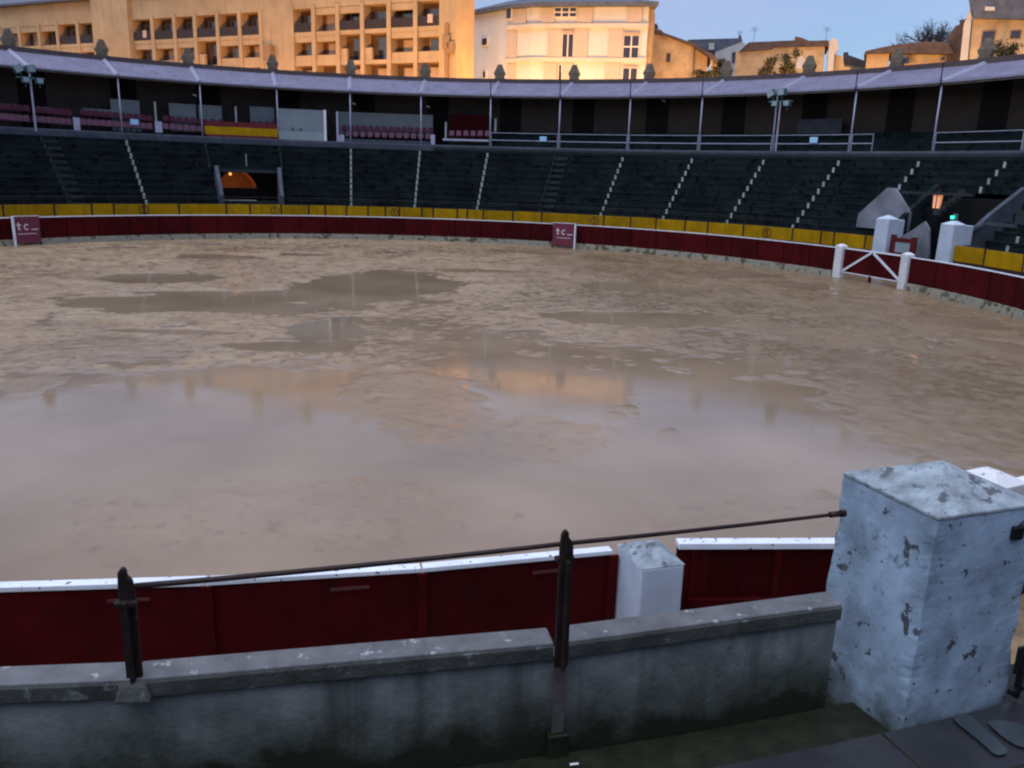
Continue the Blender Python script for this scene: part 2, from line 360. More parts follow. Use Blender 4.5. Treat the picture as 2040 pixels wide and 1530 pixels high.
def water_mat():
    m_ = bpy.data.materials.new('muddy_water'); m_.use_nodes = True; n = m_.node_tree.nodes; l = m_.node_tree.links
    b = n['Principled BSDF']; b.inputs['Roughness'].default_value = .07; b.inputs['IOR'].default_value = 1.42
    ge = n.new('ShaderNodeNewGeometry')
    t = n.new('ShaderNodeTexNoise'); t.inputs['Scale'].default_value = .25; t.inputs['Detail'].default_value = 8; l.new(ge.outputs['Position'], t.inputs['Vector'])
    cr = n.new('ShaderNodeValToRGB'); cr.color_ramp.elements[0].position = .35; cr.color_ramp.elements[0].color = (.215, .152, .097, 1)
    cr.color_ramp.elements[1].position = .65; cr.color_ramp.elements[1].color = (.3, .215, .145, 1)
    l.new(t.outputs['Fac'], cr.inputs[0]); l.new(cr.outputs[0], b.inputs['Base Color'])
    t2 = n.new('ShaderNodeTexNoise'); t2.inputs['Scale'].default_value = 5; t2.inputs['Detail'].default_value = 3; l.new(ge.outputs['Position'], t2.inputs['Vector'])
    bp = n.new('ShaderNodeBump'); bp.inputs['Strength'].default_value = .05; bp.inputs['Distance'].default_value = .02
    l.new(t2.outputs['Fac'], bp.inputs['Height']); l.new(bp.outputs[0], b.inputs['Normal'])
    t3 = n.new('ShaderNodeTexNoise'); t3.inputs['Scale'].default_value = .4; t3.inputs['Detail'].default_value = 5; l.new(ge.outputs['Position'], t3.inputs['Vector'])
    mr = n.new('ShaderNodeMapRange'); mr.inputs['From Min'].default_value = .35; mr.inputs['From Max'].default_value = .7; mr.inputs['To Min'].default_value = .035; mr.inputs['To Max'].default_value = .13
    l.new(t3.outputs['Fac'], mr.inputs['Value']); l.new(mr.outputs[0], b.inputs['Roughness'])
    return m_
M['water'] = water_mat()
wm = MB(); wv = [P(28.25, 5*i, GZ) for i in range(72)]
wm.add(wv, [tuple(range(72))[::-1]]).build('puddle_water', M['water'], kind='structure')

# ------------------------------------------------------------ ring barrier (barrera)
RB, RW = 28.82, 31.06
def barrier(a0, a1, label):
    b = thing('ring_barrier', P(RB, (a0+a1)/2, GZ), label, 'barrier')
    n = max(1, round((a1-a0)/3.9)); st = (a1-a0)/n
    for i in range(n):
        p0 = a0+i*st; p1 = p0+st
        fa, fb = P(1, p0), P(1, p1)
        jit = random.uniform(-.006, .006)
        gap = .05
        q_ = MB(); e0, e1 = p0+gap, p1-gap
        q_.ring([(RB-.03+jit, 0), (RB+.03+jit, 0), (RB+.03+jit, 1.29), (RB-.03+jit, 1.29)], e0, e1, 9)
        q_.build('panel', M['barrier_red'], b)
        q_ = MB().ring([(RB-.065, 1.292), (RB+.052+jit, 1.292), (RB+.052+jit, 1.345+jit), (RB-.065, 1.345+jit)], p0+.02, p1-.02, 9)
        q_.build('top_rail', M['white_rail'], b, bevel=.008)
        q_ = MB().ring([(RB-.26, GZ-.05), (RB-.035, GZ-.05), (RB-.035, .0), (RB-.20, -.01)], p0+.03, p1-.03, 9)
        q_.build('ledge', M['ledge'], b)
        # stanchion behind the boards
        fr = rframe(RB, p0, 0)
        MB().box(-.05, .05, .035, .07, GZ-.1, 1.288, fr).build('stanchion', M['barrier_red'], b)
        MB().box(.5, .86, .036, .044, 1.17, 1.2, fr).build('batten', M['tag'], b)
    # lower board bearing behind
    MB().ring([(RB-.03, GZ-.1), (RB+.1, GZ-.1), (RB+.1, .02), (RB-.03, .02)], a0, a1, 3).build('footing', M['far_wall'], b)
    return b
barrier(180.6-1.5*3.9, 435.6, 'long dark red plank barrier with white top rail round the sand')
barrier(86.4, 163.8, 'short dark red barrier between the two ring gates, right edge of the frame')

# gate posts and leaves
def gate_post(az, R, label, w_=.26, d_=.5, z1=1.43):
    t = thing('gate_post', P(R, az, GZ), label, 'post', 'white posts at the ring gates')
    fr = rframe(R, az, 0)
    MB().taper((-w_, w_, -d_*.5, d_*.5), (-w_*.98, w_*.98, -d_*.5, d_*.5), GZ-.1, z1, fr).build('shaft', M['far_pillar'] if R > 28.95 else M['white_paint'], t, bevel=.02)
    MB().taper((-w_, w_, -d_*.5, d_*.5), (-.05, .05, -.08, .08), z1+.002, z1+.12, fr).build('cap', M['pillar_cap'] if R > 28.95 else M['white_paint'], t)
    return t
gate_post(76.2, 28.85, 'white gate post in the far barrier, left of the braced red gate', .27, .42)
gate_post(85.85, 28.85, 'white gate post in the far barrier, right of the braced red gate', .27, .42)
gate_post(174.15, 29.07, 'stubby white block post with flaking top behind the near coping', .235, .58, 1.36)
gate_post(164.3, 28.9, 'white post top peeking out behind the big pillar at the right edge', .3, .62, 1.52)

def leafgate(pa, pb, label, brace, out):
    t = thing('ring_gate', (pa+pb)/2 + Vector((0, 0, GZ)), label, 'gate')
    ux = (pb-pa).normalized(); Lg = (pb-pa).length; uy = Vector((0, 0, 1)).cross(ux)
    fr = Frame(pa, ux, uy)
    n = 8
    for i in range(n):
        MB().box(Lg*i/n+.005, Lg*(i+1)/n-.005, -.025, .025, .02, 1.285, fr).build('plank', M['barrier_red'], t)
    MB().box(0, Lg, -.07, .07, 1.29, 1.36, fr).build('top_rail', M['white_rail'], t, bevel=.008)
    MB().box(0, Lg, -.05, .05, -.04, .018, fr).build('bottom_rail', M['white_rail'], t)
    if brace:
        s_ = out
        for x0, x1 in ((.1, Lg/2-.08), (Lg-.1, Lg/2+.08)):
            a_ = Vector((x0, 0, .08)); b_ = Vector((x1, 0, 1.26)); d_ = (b_-a_).normalized(); nn_ = Vector((-d_.z, 0, d_.x))*.055
            poly = [a_+nn_, b_+nn_, b_-nn_, a_-nn_]
            MB().prism([(p_.x, p_.z) for p_ in poly], s_*.03, s_*.09, lambda p_, a: fr(p_[0], a, p_[1])).build('brace', M['white_rail'], t)
        MB().box(Lg/2-.07, Lg/2+.07, -.06, .04, GZ-.05, .0, fr).build('drop_bolt', M['barrier_red'], t)
        MB().box(Lg/2-.05, Lg/2+.05, -.02+s_*.045, .02+s_*.045, 1.1, 1.30, fr).build('latch', M['iron_black'], t)
    else:
        MB().box(.15, Lg, -.09, -.03, .55, .72, fr).build('cross_rail', M['barrier_red'], t)
        for i in range(3):
            MB().box(.15+.9*i, .22+.9*i, -.055, -.028, .0, 1.28, fr).build('batten', M['barrier_red'], t)
    return t
leafgate(P(28.85, 76.75), P(28.85, 85.3), 'red plank ring gate with white diagonal braces on the far right', True, -1)
leafgate(Vector((3.36, -28.66, 0)), Vector((6.1, -29.02, 0)), 'dark red gate leaf between the stubby white post and the big pillar', False, -1)

# burladero boards with lettering
def burladero(a0, a1, R_, postside, label):
    am = (a0+a1)/2; hw = R_*rad(a1-a0)/2
    fr = rframe(R_, am, 0)
    t = thing('refuge_board', P(R_, am, GZ), label, 'sign board', 'lettered refuge boards in front of the barrier')
    MB().box(-hw, hw, -.03, .03, -.2, 1.42, fr).build('board', M['burladero'], t)
    MB().box(-hw, hw, -.045, .045, 1.422, 1.46, fr).build('top_edge', M['white_rail'], t)
    x = hw if postside > 0 else -hw
    MB().box(x-.05, x+.05, -.1, .06, GZ-.1, 1.45, fr).build('end_post', M['white_rail'], t)
    MB().box(-x-.04, -x+.04, -.02, .08, GZ-.1, -.21, fr).build('foot', M['barrier_red'], t)
    y0, y1 = -.042, -.031
    lt = MB(); lt.box(-.52, -.44, y0, y1, .62, 1.06, fr); lt.box(-.60, -.33, y0-.002, y1-.001, .87, .94, fr); lt.box(-.50, -.36, y0-.003, y1-.0015, .62, .68, fr)
    lt.build('letter_t', M['letter'], t)
    lc = MB(); n = 9
    for i in range(n):
        t0 = rad(45+270*i/n); t1 = rad(45+270*(i+1)/n)
        lc.prism([(-.02+.10*math.cos(t0), .78+.12*math.sin(t0)), (-.02+.10*math.cos(t1), .78+.12*math.sin(t1)), (-.02+.17*math.cos(t1), .78+.19*math.sin(t1)), (-.02+.17*math.cos(t0), .78+.19*math.sin(t0))], y0, y1, lambda p_, a: fr(p_[0], a, p_[1]))
    lc.build('letter_c', M['letter'], t)
    MB().box(.26, .66, y0, y1, .60, .655, fr).build('dash', M['letter'], t)
    sub = MB()
    for i in range(18): sub.box(-.55+i*.062, -.515+i*.062, y0, y1, .34, .34+(.05 if i % 3 else .075), fr)
    sub.build('small_print', M['letter'], t)
burladero(32.75, 36.25, 28.2, 1, 'maroon refuge board with letters tc at the middle of the far barrier')
burladero(315.75, 318.9, 28.2, -1, 'maroon refuge board with letters tc at the left edge of the frame')

# ------------------------------------------------------------ outer callejon wall, copings, posts, cable
PA = 177.45
near_wall = thing('callejon_wall', P(31.2, 177, .6), 'mossy grey rendered wall with pale flaking coping running across the foreground', 'wall')
far_wall = thing('callejon_wall', P(31.2, 20, GZ), 'long dark wall hung with yellow boards below the far seating', 'wall')
def straight_seg(prof, a0, a1):    # straight between two azimuths (polygonal wall)
    return MB().ring(prof, a0, a1, 99)
k = 0
a = PA-5.0*0
segs = []
aa = PA
while aa < 437-5: segs.append((aa, aa+4.94)); aa += 4.94
segs.append((aa, 437.0))
for i, (a0, a1) in enumerate(segs):
    nr = a1 < 235
    par = near_wall if nr else far_wall
    g0 = .0
    straight_seg([(RW+.09, GZ-.2), (RW+.21, GZ-.2), (RW+.21, 1.84), (RW+.09, 1.84)], a0, a1).build('render', M['wall'] if nr else M['far_wall'], par)
    ri = .062 if nr else .13
    ro = .24 if nr else .265
    ga0 = .085 if abs(a0-PA) < .01 else .012
    top = straight_seg([(RW+ri, 1.842), (RW+ro, 1.842), (RW+ro+.005, 1.965), (RW+ri, 1.98)], a0+ga0, a1-.012)
    top.build('coping_stone', M['coping'] if nr else M['far_wall'], par, bevel=.012)
    if nr: straight_seg([(RW+.211, 1.836), (RW+.255, 1.836), (RW+.255, 1.945), (RW+.211, 1.945)], a0+ga0+.005, a1-.017).build('coping_edge', M['coping_front'], par, bevel=.01)
a0, a1 = 173.35, PA
straight_seg([(RW+.09, GZ-.2), (RW+.21, GZ-.2), (RW+.21, 1.84), (RW+.09, 1.84)], a0, a1).build('render', M['wall'], near_wall)
straight_seg([(RW+.062, 1.842), (RW+.24, 1.842), (RW+.245, 1.965), (RW+.062, 1.98)], a0, a1-.085).build('coping_stone', M['coping'], near_wall, bevel=.012)
straight_seg([(RW+.211, 1.836), (RW+.255, 1.836), (RW+.255, 1.945), (RW+.211, 1.945)], a0, a1-.09).build('coping_edge', M['coping_front'], near_wall, bevel=.01)
# wall on the far right beyond the gate
rw = thing('callejon_wall', P(31.2, 125, GZ), 'dark wall hung with yellow boards right of the far gate', 'wall')
for i in range(15):
    a0 = 86.8+5.1*i
    straight_seg([(RW+.09, GZ-.2), (RW+.28, GZ-.2), (RW+.28, 1.97), (RW+.12, 1.97), (RW+.12, 1.9), (RW+.09, 1.9)], a0, a0+5.1).build('render', M['far_wall'], rw)

# yellow boards
B1 = [317.32, 323.05, 327.43, 330.08, 333.77, 338.19, 344.31, 347.45, 351.67, 355.47, 357.78, 360.75, 363.82, 366.33, 368.29, 371.56, 373.24, 376.77, 378.24, 380.61, 384.98, 389.21, 398.41, 402.32, 406.07, 410.29, 413.55, 418.62, 425.52, 429.45, 431.23, 435.42, 436.6]
pre = []; a = 317.32
for i in range(14): pre.insert(0, a-4.6-random.uniform(-.8, .8)); a = pre[0]
B1 = pre + B1
B2 = [86.9, 90.86, 95.68, 100, 104.5, 109.5, 113.5, 118, 123, 128, 133, 138]
def yellow(bounds, par):
    for a0, a1 in zip(bounds[:-1], bounds[1:]):
        n = max(1, int(round((a1-a0)/3)))
        dz = random.uniform(-.015, .015); dr = random.uniform(-.006, .006)
        MB().ring([(RW+.045+dr, 1.19+dz), (RW+.085, 1.19+dz), (RW+.085, 1.98+dz), (RW+.045+dr, 1.98+dz)], a0+.12, a1-.12, (a1-a0)/n).build('yellow_board', M['yellow'], par, bevel=.006)
        fr = rframe(RW, a1, 0)
        MB().box(-.05, .05, .02, .09, 1.84, 2.04, fr).build('board_clip', M['far_wall'], par)
yellow(B1, far_wall); yellow(B2, rw)
for px, n_ in ((287, 333.77), (546, 350.8), (786, 367.6), (1184, 397.1), (1529, 422.0)):
    fr = rframe(RW+.028, n_, 1.58)
    e = MB(); N = 20
    for i in range(N):
        t0, t1 = 2*math.pi*i/N, 2*math.pi*(i+1)/N
        e.prism([(.33*math.cos(t0), .31*math.sin(t0)), (.33*math.cos(t1), .31*math.sin(t1)), (.27*math.cos(t1), .25*math.sin(t1)), (.27*math.cos(t0), .25*math.sin(t0))], -.004, .008, lambda p_, a: fr(p_[0], a, p_[1]))
    e.box(-.03, .04, -.006, .008, -.16, .18, fr); e.box(-.10, -.03, -.005, .008, .08, .14, fr)
    e.build('round_emblem', M['emblem'], far_wall)

# iron posts
def iron_post_mesh(az, zb, zt, near):
    fr = rframe(31.325 if zb < 1.9 else 31.27, az, 0)
    m_ = MB()
    wd = .046
    out = [(-wd, zb), (wd, zb), (wd, zt-.19), (wd*.98, zt-.13), (wd*.75, zt-.08), (wd*.25, zt-.055), (wd*.2, zt-.02), (-wd*.1, zt), (-wd*.5, zt-.004), (-wd*.85, zt-.03), (-wd*.95, zt-.09), (-wd, zt-.14)]
    out = [(-x, z) for x, z in out]      # tangential axis runs to the left seen from outside
    m_.prism(out, -.018, .018, lambda p_, a: fr(p_[0], a, p_[1]))
    m_.box(-.012, .012, .018, .07, zb, zt-.2, fr)
    return m_
def post(az, label, zb=1.95, zt=2.72, near=False):
    t = thing('iron_post', P(31.3, az, zb), label, 'post', 'iron posts along the wall')
    iron_post_mesh(az, zb, zt, near).build('upright', M['post'], t, bevel=.006 if near else 0)
    if near:
        fr = rframe(31.30, az, 0)
        MB().box(-.062, .062, -.03, .03, zt-.23, zt-.205, fr).build('collar', M['post'], t)
    return t
post(182.39, 'iron post set in the near coping left of the ring, mortar at its foot', 1.96, 2.70, True)
fr = rframe(31.32, 182.39, 1.9)
MB().taper((-.11, .11, -.02, .06), (-.07, .07, -.02, .02), -.06, .06, fr).build('mortar_pad', M['coping_front'], near_wall, bevel=.02)
p2_ = post(177.45, 'iron post in the coping notch beside the stubby white block', 1.80, 2.80, True)
M['old_iron'] = mat('pale_old_iron', (.075, .065, .068), .7, .3, 8, .2, 30)
fr = rframe(31.325, 177.45, 0)
MB().box(-.042, .042, -.015, .014, 1.28, 1.797, fr).build('strap', M['old_iron'], p2_, bevel=.004)
MB().box(-.075, .075, -.03, .05, 1.05, 1.279, fr).build('foot_block', M['gully'], p2_, bevel=.01)
posts_px = []
i = 0
for kk in range(28):
    az = 305 + 4.94*kk
    if az > 433: break
    post(az, 'thin iron post above the yellow boards, %s from the left' % ORD[kk], 1.9, 2.62)
cb = MB()
def sag(p, q_, s_, n=10): return [p.lerp(q_, i/n) - Vector((0, 0, s_*4*(i/n)*(1-i/n))) for i in range(n+1)]
pA = P(31.27, 182.3, 2.575); pB = P(31.27, 177.45, 2.675); pC = Vector((3.66, -30.87, 2.60))
cb.tube(sag(pA, pB, .012) + sag(pB, pC, .006)[1:], .019, 8, .014)
cb.tube([pC+(pB-pC).normalized()*.10, pC], .024, 8)
tag(cb.build('cable', M['cable'], smooth=True), 'thick rusty cable strung between the iron posts and the big pillar', 'cable')
wv = MB()
for kk in range(27):
    p0, p1 = P(31.3, 305+4.94*kk, 2.5), P(31.3, 305+4.94*(kk+1), 2.5)
    if 305+4.94*(kk+1) > 433: break
    wv.tube([p0, p1], .010, 4)
tag(wv.build('cable', M['cable']), 'thin distant safety cable strung above the yellow boards', 'cable')

# ------------------------------------------------------------ tall pillars
def pillar(cx, label, near):
    pass
big = thing('gate_pillar', (4.3, -31.1, 1.1), 'big pale blue pillar with flaking paint and pyramid cap, right foreground', 'pillar')
A = Vector((3.93, -31.55, 0)); Bp = Vector((3.79, -30.66, 0)); C_ = Vector((4.86, -31.42, 0)); Dp = Bp + (C_-A)
cen = (A+Dp)/2
def irregular_pillar():
    import bmesh
    m_ = MB(); lv = 34; nx = 8
    base = [A, C_, Dp, Bp]; zs = [GZ] + [1.1+1.72*i/lv for i in range(lv+1)]
    rings = []
    rs = random.Random(5); dents = [0.0]*240
    for s_ in range(4):
        for c_, w_, d_ in ((rs.uniform(8, 14), 2.2, .030), (rs.uniform(17, 23), 3.0, .022), (rs.uniform(27, 31), 1.6, .035)):
            for i_ in range(40): dents[i_*4+s_] += d_*math.exp(-((i_-c_)/w_)**2)
    for z in zs:
        f_ = 1.045 - .045*max(0, (z-1.1))/1.72
        row = []
        for s_ in range(4):
            p0, p1 = base[s_], base[(s_+1) % 4]
            for j in range(nx):
                p = p0.lerp(p1, j/nx); p = cen + (p-cen)*f_
                am = .004 if j == 0 else .001
                if j == 0 and len(rings) > 1: p = p + (cen-p)*dents[len(rings)*4+s_]
                row.append(Vector((p.x+rs.uniform(-am, am), p.y+rs.uniform(-am, am), z)))
        rings.append(row)
    n = 4*nx
    v = [p for r_ in rings for p in r_]
    f = [(i*n+j, i*n+(j+1) % n, (i+1)*n+(j+1) % n, (i+1)*n+j) for i in range(len(zs)-1) for j in range(n)] + [tuple((len(zs)-1)*n+j for j in range(n))]
    return m_.add(v, f)
irregular_pillar().build('shaft', M['pillar'], big, bevel=0)
cap = MB(); cb_ = [cen+(p-cen)*1.012 for p in (A, C_, Dp, Bp)]
ap = cen + Vector((0, 0, 0))
cap.add([Vector((p.x, p.y, 2.822)) for p in cb_]+[Vector((p.x, p.y, 2.85)) for p in cb_]+[Vector((ap.x, ap.y, 3.06))],
        [(0, 1, 5, 4), (1, 2, 6, 5), (2, 3, 7, 6), (3, 0, 4, 7), (4, 5, 8), (5, 6, 8), (6, 7, 8), (7, 4, 8), (3, 2, 1, 0)])
cap.build('cap', M['pillar_cap'], big, bevel=.008)

ux_ = (C_-A).normalized(); fr = Frame(A, ux_, Vector((-ux_.y, ux_.x, 0)))
MB().box(.70, .80, -.035, .02, 2.60, 2.70, fr).build('socket', M['iron_black'], big, bevel=.01)
MB().tube([pC, pC+(pC-pB).normalized()*.04], .028, 8).build('cable_anchor', M['post'], big)
def far_pillar(az, label):
    fr = rframe(31.3, az, 0); t = thing('gate_pillar', P(31.3, az, GZ), label, 'pillar', 'tall white pillars of the far gate')
    MB().taper((-.52, .48, -.42, .36), (-.46, .46, -.42, .36), GZ-.1, 3.0, fr).build('shaft', M['far_pillar'], t, bevel=.03)
    MB().taper((-.47, .47, -.43, .37), (-.05, .05, -.05, .05), 3.002, 3.22, fr).build('cap', M['far_pillar'], t)
    # buttress stub on the outer side that overhangs the wall
    MB().box(-.44, .44, .362, .85, 1.95, 2.98, fr).build('shoulder', M['far_pillar'], t, bevel=.03)
    return t
far_pillar(77.7, 'tall white pillar on the left of the far gate passage')
far_pillar(86.1, 'tall white pillar with green lamp on the right of the far gate passage')
gl = thing('signal_lamp', P(31.3, 85.95, 3.22), 'small glowing green lamp on top of the right far pillar', 'lamp')
fr = rframe(31.3, 85.95, 3.2)
MB().box(-.16, .16, -.1, .1, .0, .10, fr).build('housing', M['flood'], gl)
M['green_glow'] = mat('green_glow', (.1, .7, .5), .4, .0, 1, emit=(.05, .9, .6), estr=1.4)
MB().tube([fr(-.05, -.06, .102), fr(-.05, -.06, .24)], .085, 8).build('lens', M['green_glow'], gl)
MB().box(-.1, .2, .02, .06, .102, .36, fr).build('hood', M['flood'], gl)

# ------------------------------------------------------------ near platform
MB().ring([(31.33, GZ-.2), (31.88, GZ-.2), (31.88, 1.12), (31.33, 1.10)], 168, 205, 1.5).build('gully_floor', M['gully'], kind='structure')
MB().ring([(31.88, GZ-.2), (34.0, GZ-.2), (34.0, 1.29), (31.88, 1.27)], 150, 215, 1.5).build('platform', M['platform'], kind='structure')
MB().ring([(34.0, GZ), (39, GZ), (39, 3.3), (36.4, 3.3), (36.4, 2.8), (35.6, 2.8), (35.6, 2.3), (34.8, 2.3), (34.8, 1.8), (34.0, 1.8)], 158, 202, 2).build('near_steps', M['stand_step'], kind='structure')
M['puddle_film'] = mat('puddle_film', (.03, .04, .045), .32, .3, 3, .05, 10, spec=.7)
def blob(pts, z, name, label):
    rs_ = random.Random(len(pts)); fine = []
    for i in range(len(pts)):
        p, q_ = pts[i], pts[(i+1) % len(pts)]
        for t_ in (0, .33, .66): fine.append(p.lerp(q_, t_)+Vector((rs_.uniform(-.004, .004), rs_.uniform(-.004, .004), 0)))
    pts = fine
    c = Vector((sum(p.x for p in pts)/len(pts), sum(p.y for p in pts)/len(pts), z))
    o = MB().add([Vector((p.x, p.y, z)) for p in pts], [tuple(range(len(pts)))]).build(name, M['puddle_film']); o['kind'] = 'structure'; return o
def smoothpoly(px, z):
    pts = [at_z(x, y, z) for x, y in px]; out = []
    for i in range(len(pts)):
        p, q_ = pts[i], pts[(i+1) % len(pts)]; out += [p.lerp(q_, .25), p.lerp(q_, .75)]
    return out
blob(smoothpoly([(1897, 1424), (1930, 1420), (1955, 1446), (1990, 1476), (2012, 1500), (1985, 1506), (1960, 1484), (1925, 1454), (1905, 1440)], 1.294), 1.294, 'puddle', '')
blob(smoothpoly([(1962, 1432), (2044, 1440), (2060, 1475), (2044, 1490), (2020, 1484), (1985, 1458)], 1.294), 1.294, 'puddle', '')
MB().ring([(32.42, 1.262), (32.436, 1.262), (32.436, 1.279), (32.42, 1.279)], 150, 215, 1.5).build('slab_joint', M['gully'], kind='structure')
for az_ in (168.6, 173.4, 178.2):
    fj = rframe(32.15, az_, 0); MB().box(-.008, .008, -.265, .27, 1.262, 1.2785, fj).build('slab_joint', M['gully'], kind='structure')
# narrow strip of litter on the gully
lp = at_z(1144, 1523, 1.13); fr = Frame(lp, (1, 0, 0), (0, 1, 0))
tag(MB().box(-.03, .03, -.008, .008, 0, .006, fr).build('paper_scrap', M['fixture']), 'tiny pale scrap lying on the mossy gully floor by the wall', 'litter')
# iron gate leaf right of the big pillar
ig = thing('iron_gate', (5.5, -31.2, 1.27), 'black iron gate just behind the big pillar at the right edge', 'gate')
pa = at_z(2006, 1395, 1.3); ux = Vector((.95, .31, 0)).normalized(); uy = Vector((-ux.y, ux.x, 0)); fr = Frame(Vector((pa.x, pa.y, 0)), ux, uy)
MB().box(0.02, 1.5, -.02, .02, 1.34, 1.38, fr).build('bottom_bar', M['iron_black'], ig)
MB().prism([(.02, 1.52), (.5, 1.40), (1.5, 1.40), (1.5, 2.1), (.5, 2.1), (.16, 1.72), (.02, 1.74)], -.01, .01, lambda p_, a: fr(p_[0], a, p_[1])).build('sheet', M['iron_black'], ig)
for i in range(4): MB().box(.10+.35*i, .135+.35*i, -.02, .02, 1.29, 1.53, fr).build('bar', M['iron_black'], ig)

# ------------------------------------------------------------ grandstand
BAY, PH = 8.86, 1.40
def kaz(k): return PH+BAY*k
stand = struct('grandstand')
NR = 11; R0, Z0, TR, RI = 32.6, 1.75, .50, .47
VOM = (kaz(-2)+.25, kaz(-1)-.25)      # royal-box bay with the lit opening
GAT = (77.6, 86.3)
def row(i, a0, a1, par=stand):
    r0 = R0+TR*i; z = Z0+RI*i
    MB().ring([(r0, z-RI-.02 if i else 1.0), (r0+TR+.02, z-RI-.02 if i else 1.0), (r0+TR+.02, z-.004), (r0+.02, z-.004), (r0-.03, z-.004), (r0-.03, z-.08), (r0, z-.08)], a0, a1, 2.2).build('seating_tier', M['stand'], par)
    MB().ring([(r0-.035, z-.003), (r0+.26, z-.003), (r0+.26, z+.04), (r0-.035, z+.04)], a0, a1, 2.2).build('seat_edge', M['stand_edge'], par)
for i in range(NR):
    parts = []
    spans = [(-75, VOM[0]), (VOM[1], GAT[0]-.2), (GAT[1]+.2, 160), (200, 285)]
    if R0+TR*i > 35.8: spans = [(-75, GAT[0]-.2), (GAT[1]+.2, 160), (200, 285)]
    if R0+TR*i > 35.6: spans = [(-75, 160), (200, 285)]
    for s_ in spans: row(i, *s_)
# promenade between wall and first row
MB().ring([(31.34, GZ-.2), (32.62, GZ-.2), (32.62, 1.2), (31.34, 1.2)], -75, GAT[0], 3).build('promenade', M['stand_step'], stand)
MB().ring([(31.34, GZ-.2), (32.62, GZ-.2), (32.62, 1.2), (31.34, 1.2)], GAT[1], 150, 3).build('promenade', M['stand_step'], stand)
# aisles: steps and painted edges
for k in range(-8, 13):
    az = kaz(k)
    for i in range(NR):
        r0 = R0+TR*i; z = Z0+RI*i
        if k in (-2, -1) and r0 < 35.8: continue
        if k == 9 and r0 < 35.8: continue
        if k == 8 and i < 4: continue
        fr = rframe(r0, az, 0)
        pale = k in (0, 1, 2, 4, 5, 6, 7, 8, 9, 10, -3)
        wd = .075
        MB().box(-wd, wd, -.36, -.30, z-RI+.02, z-(.03 if k <= 2 else .10), fr).build('step_marker', M['marker'] if pale or i == 0 else M['stand_step'], stand)
        MB().box(-wd+.02, wd-.02, -.298, -.04, z-RI+.002, z-.12, fr).build('marker_block', M['stand_step'], stand)
        MB().box(wd+.05, wd+1.0, -.26, -.036, z-RI-.01, z-RI*.5, fr).build('aisle_step', M['stand_step'] if k in (3, -4) else M['stand'], stand)
    if k == 9: continue
    fr = rframe(32.0, az, 0)
    MB().box(-.11, .11, -.1, .1, 1.2, 1.85, fr).build('aisle_bollard', M['marker'], stand)
# front parapet of the first tier
MB().ring([(32.3, 1.2), (32.38, 1.2), (32.38, 1.78), (32.3, 1.78)], VOM[1]+1, GAT[0]-5, 2).build('front_parapet', M['stand'], stand)
MB().ring([(32.28, 1.782), (32.4, 1.782), (32.4, 1.82), (32.28, 1.82)], VOM[1]+1, GAT[0]-5, 2).build('parapet_cap', M['stand_step'], stand)

# gallery lip, floor, back wall, outer wall
RP = 38.44
MB().ring([(38.1, 6.2), (42.6, 6.2), (42.6, 7.0), (38.14, 7.0), (38.1, 6.9)], -75, 160, 2.2).build('gallery_floor', M['lip'], stand)
MB().ring([(37.98, 6.62), (38.1, 6.62), (38.1, 6.80), (37.98, 6.80)], 12, 110, 2.2).build('gallery_ledge', M['stand_step'], stand)
MB().ring([(42.35, -.5), (42.9, -.5), (42.9, 12.75), (42.35, 12.3)], -124, 134, 3).build('outer_wall', M['gallery_back'], stand)
MB().ring([(42.35, -.5), (42.9, -.5), (42.9, 6), (42.35, 6)], 134, 236, 3).build('outer_wall', M['gallery_back'], stand)
MB().ring([(42.32, 12.50), (43.1, 12.50), (43.1, 12.86), (42.32, 12.86)], -124, 134, 3).build('cornice', M['cornice'], stand)
for i in range(3):
    MB().ring([(39.6+.7*i, 7.0), (42.34, 7.0), (42.34, 7.45+.45*i), (39.6+.7*i, 7.45+.45*i)], kaz(2)+.6, 110, 2.2).build('gallery_bench', M['stand'], stand)
for k in range(-7, 12):   # dark doorways alternating along the back wall
    a_ = kaz(k)+1.9
    MB().ring([(42.30, 7.0), (42.345, 7.0), (42.345, 11.9), (42.30, 11.9)], a_-1.6, a_+1.0, 2).build('doorway', M['dark_recess'], stand)

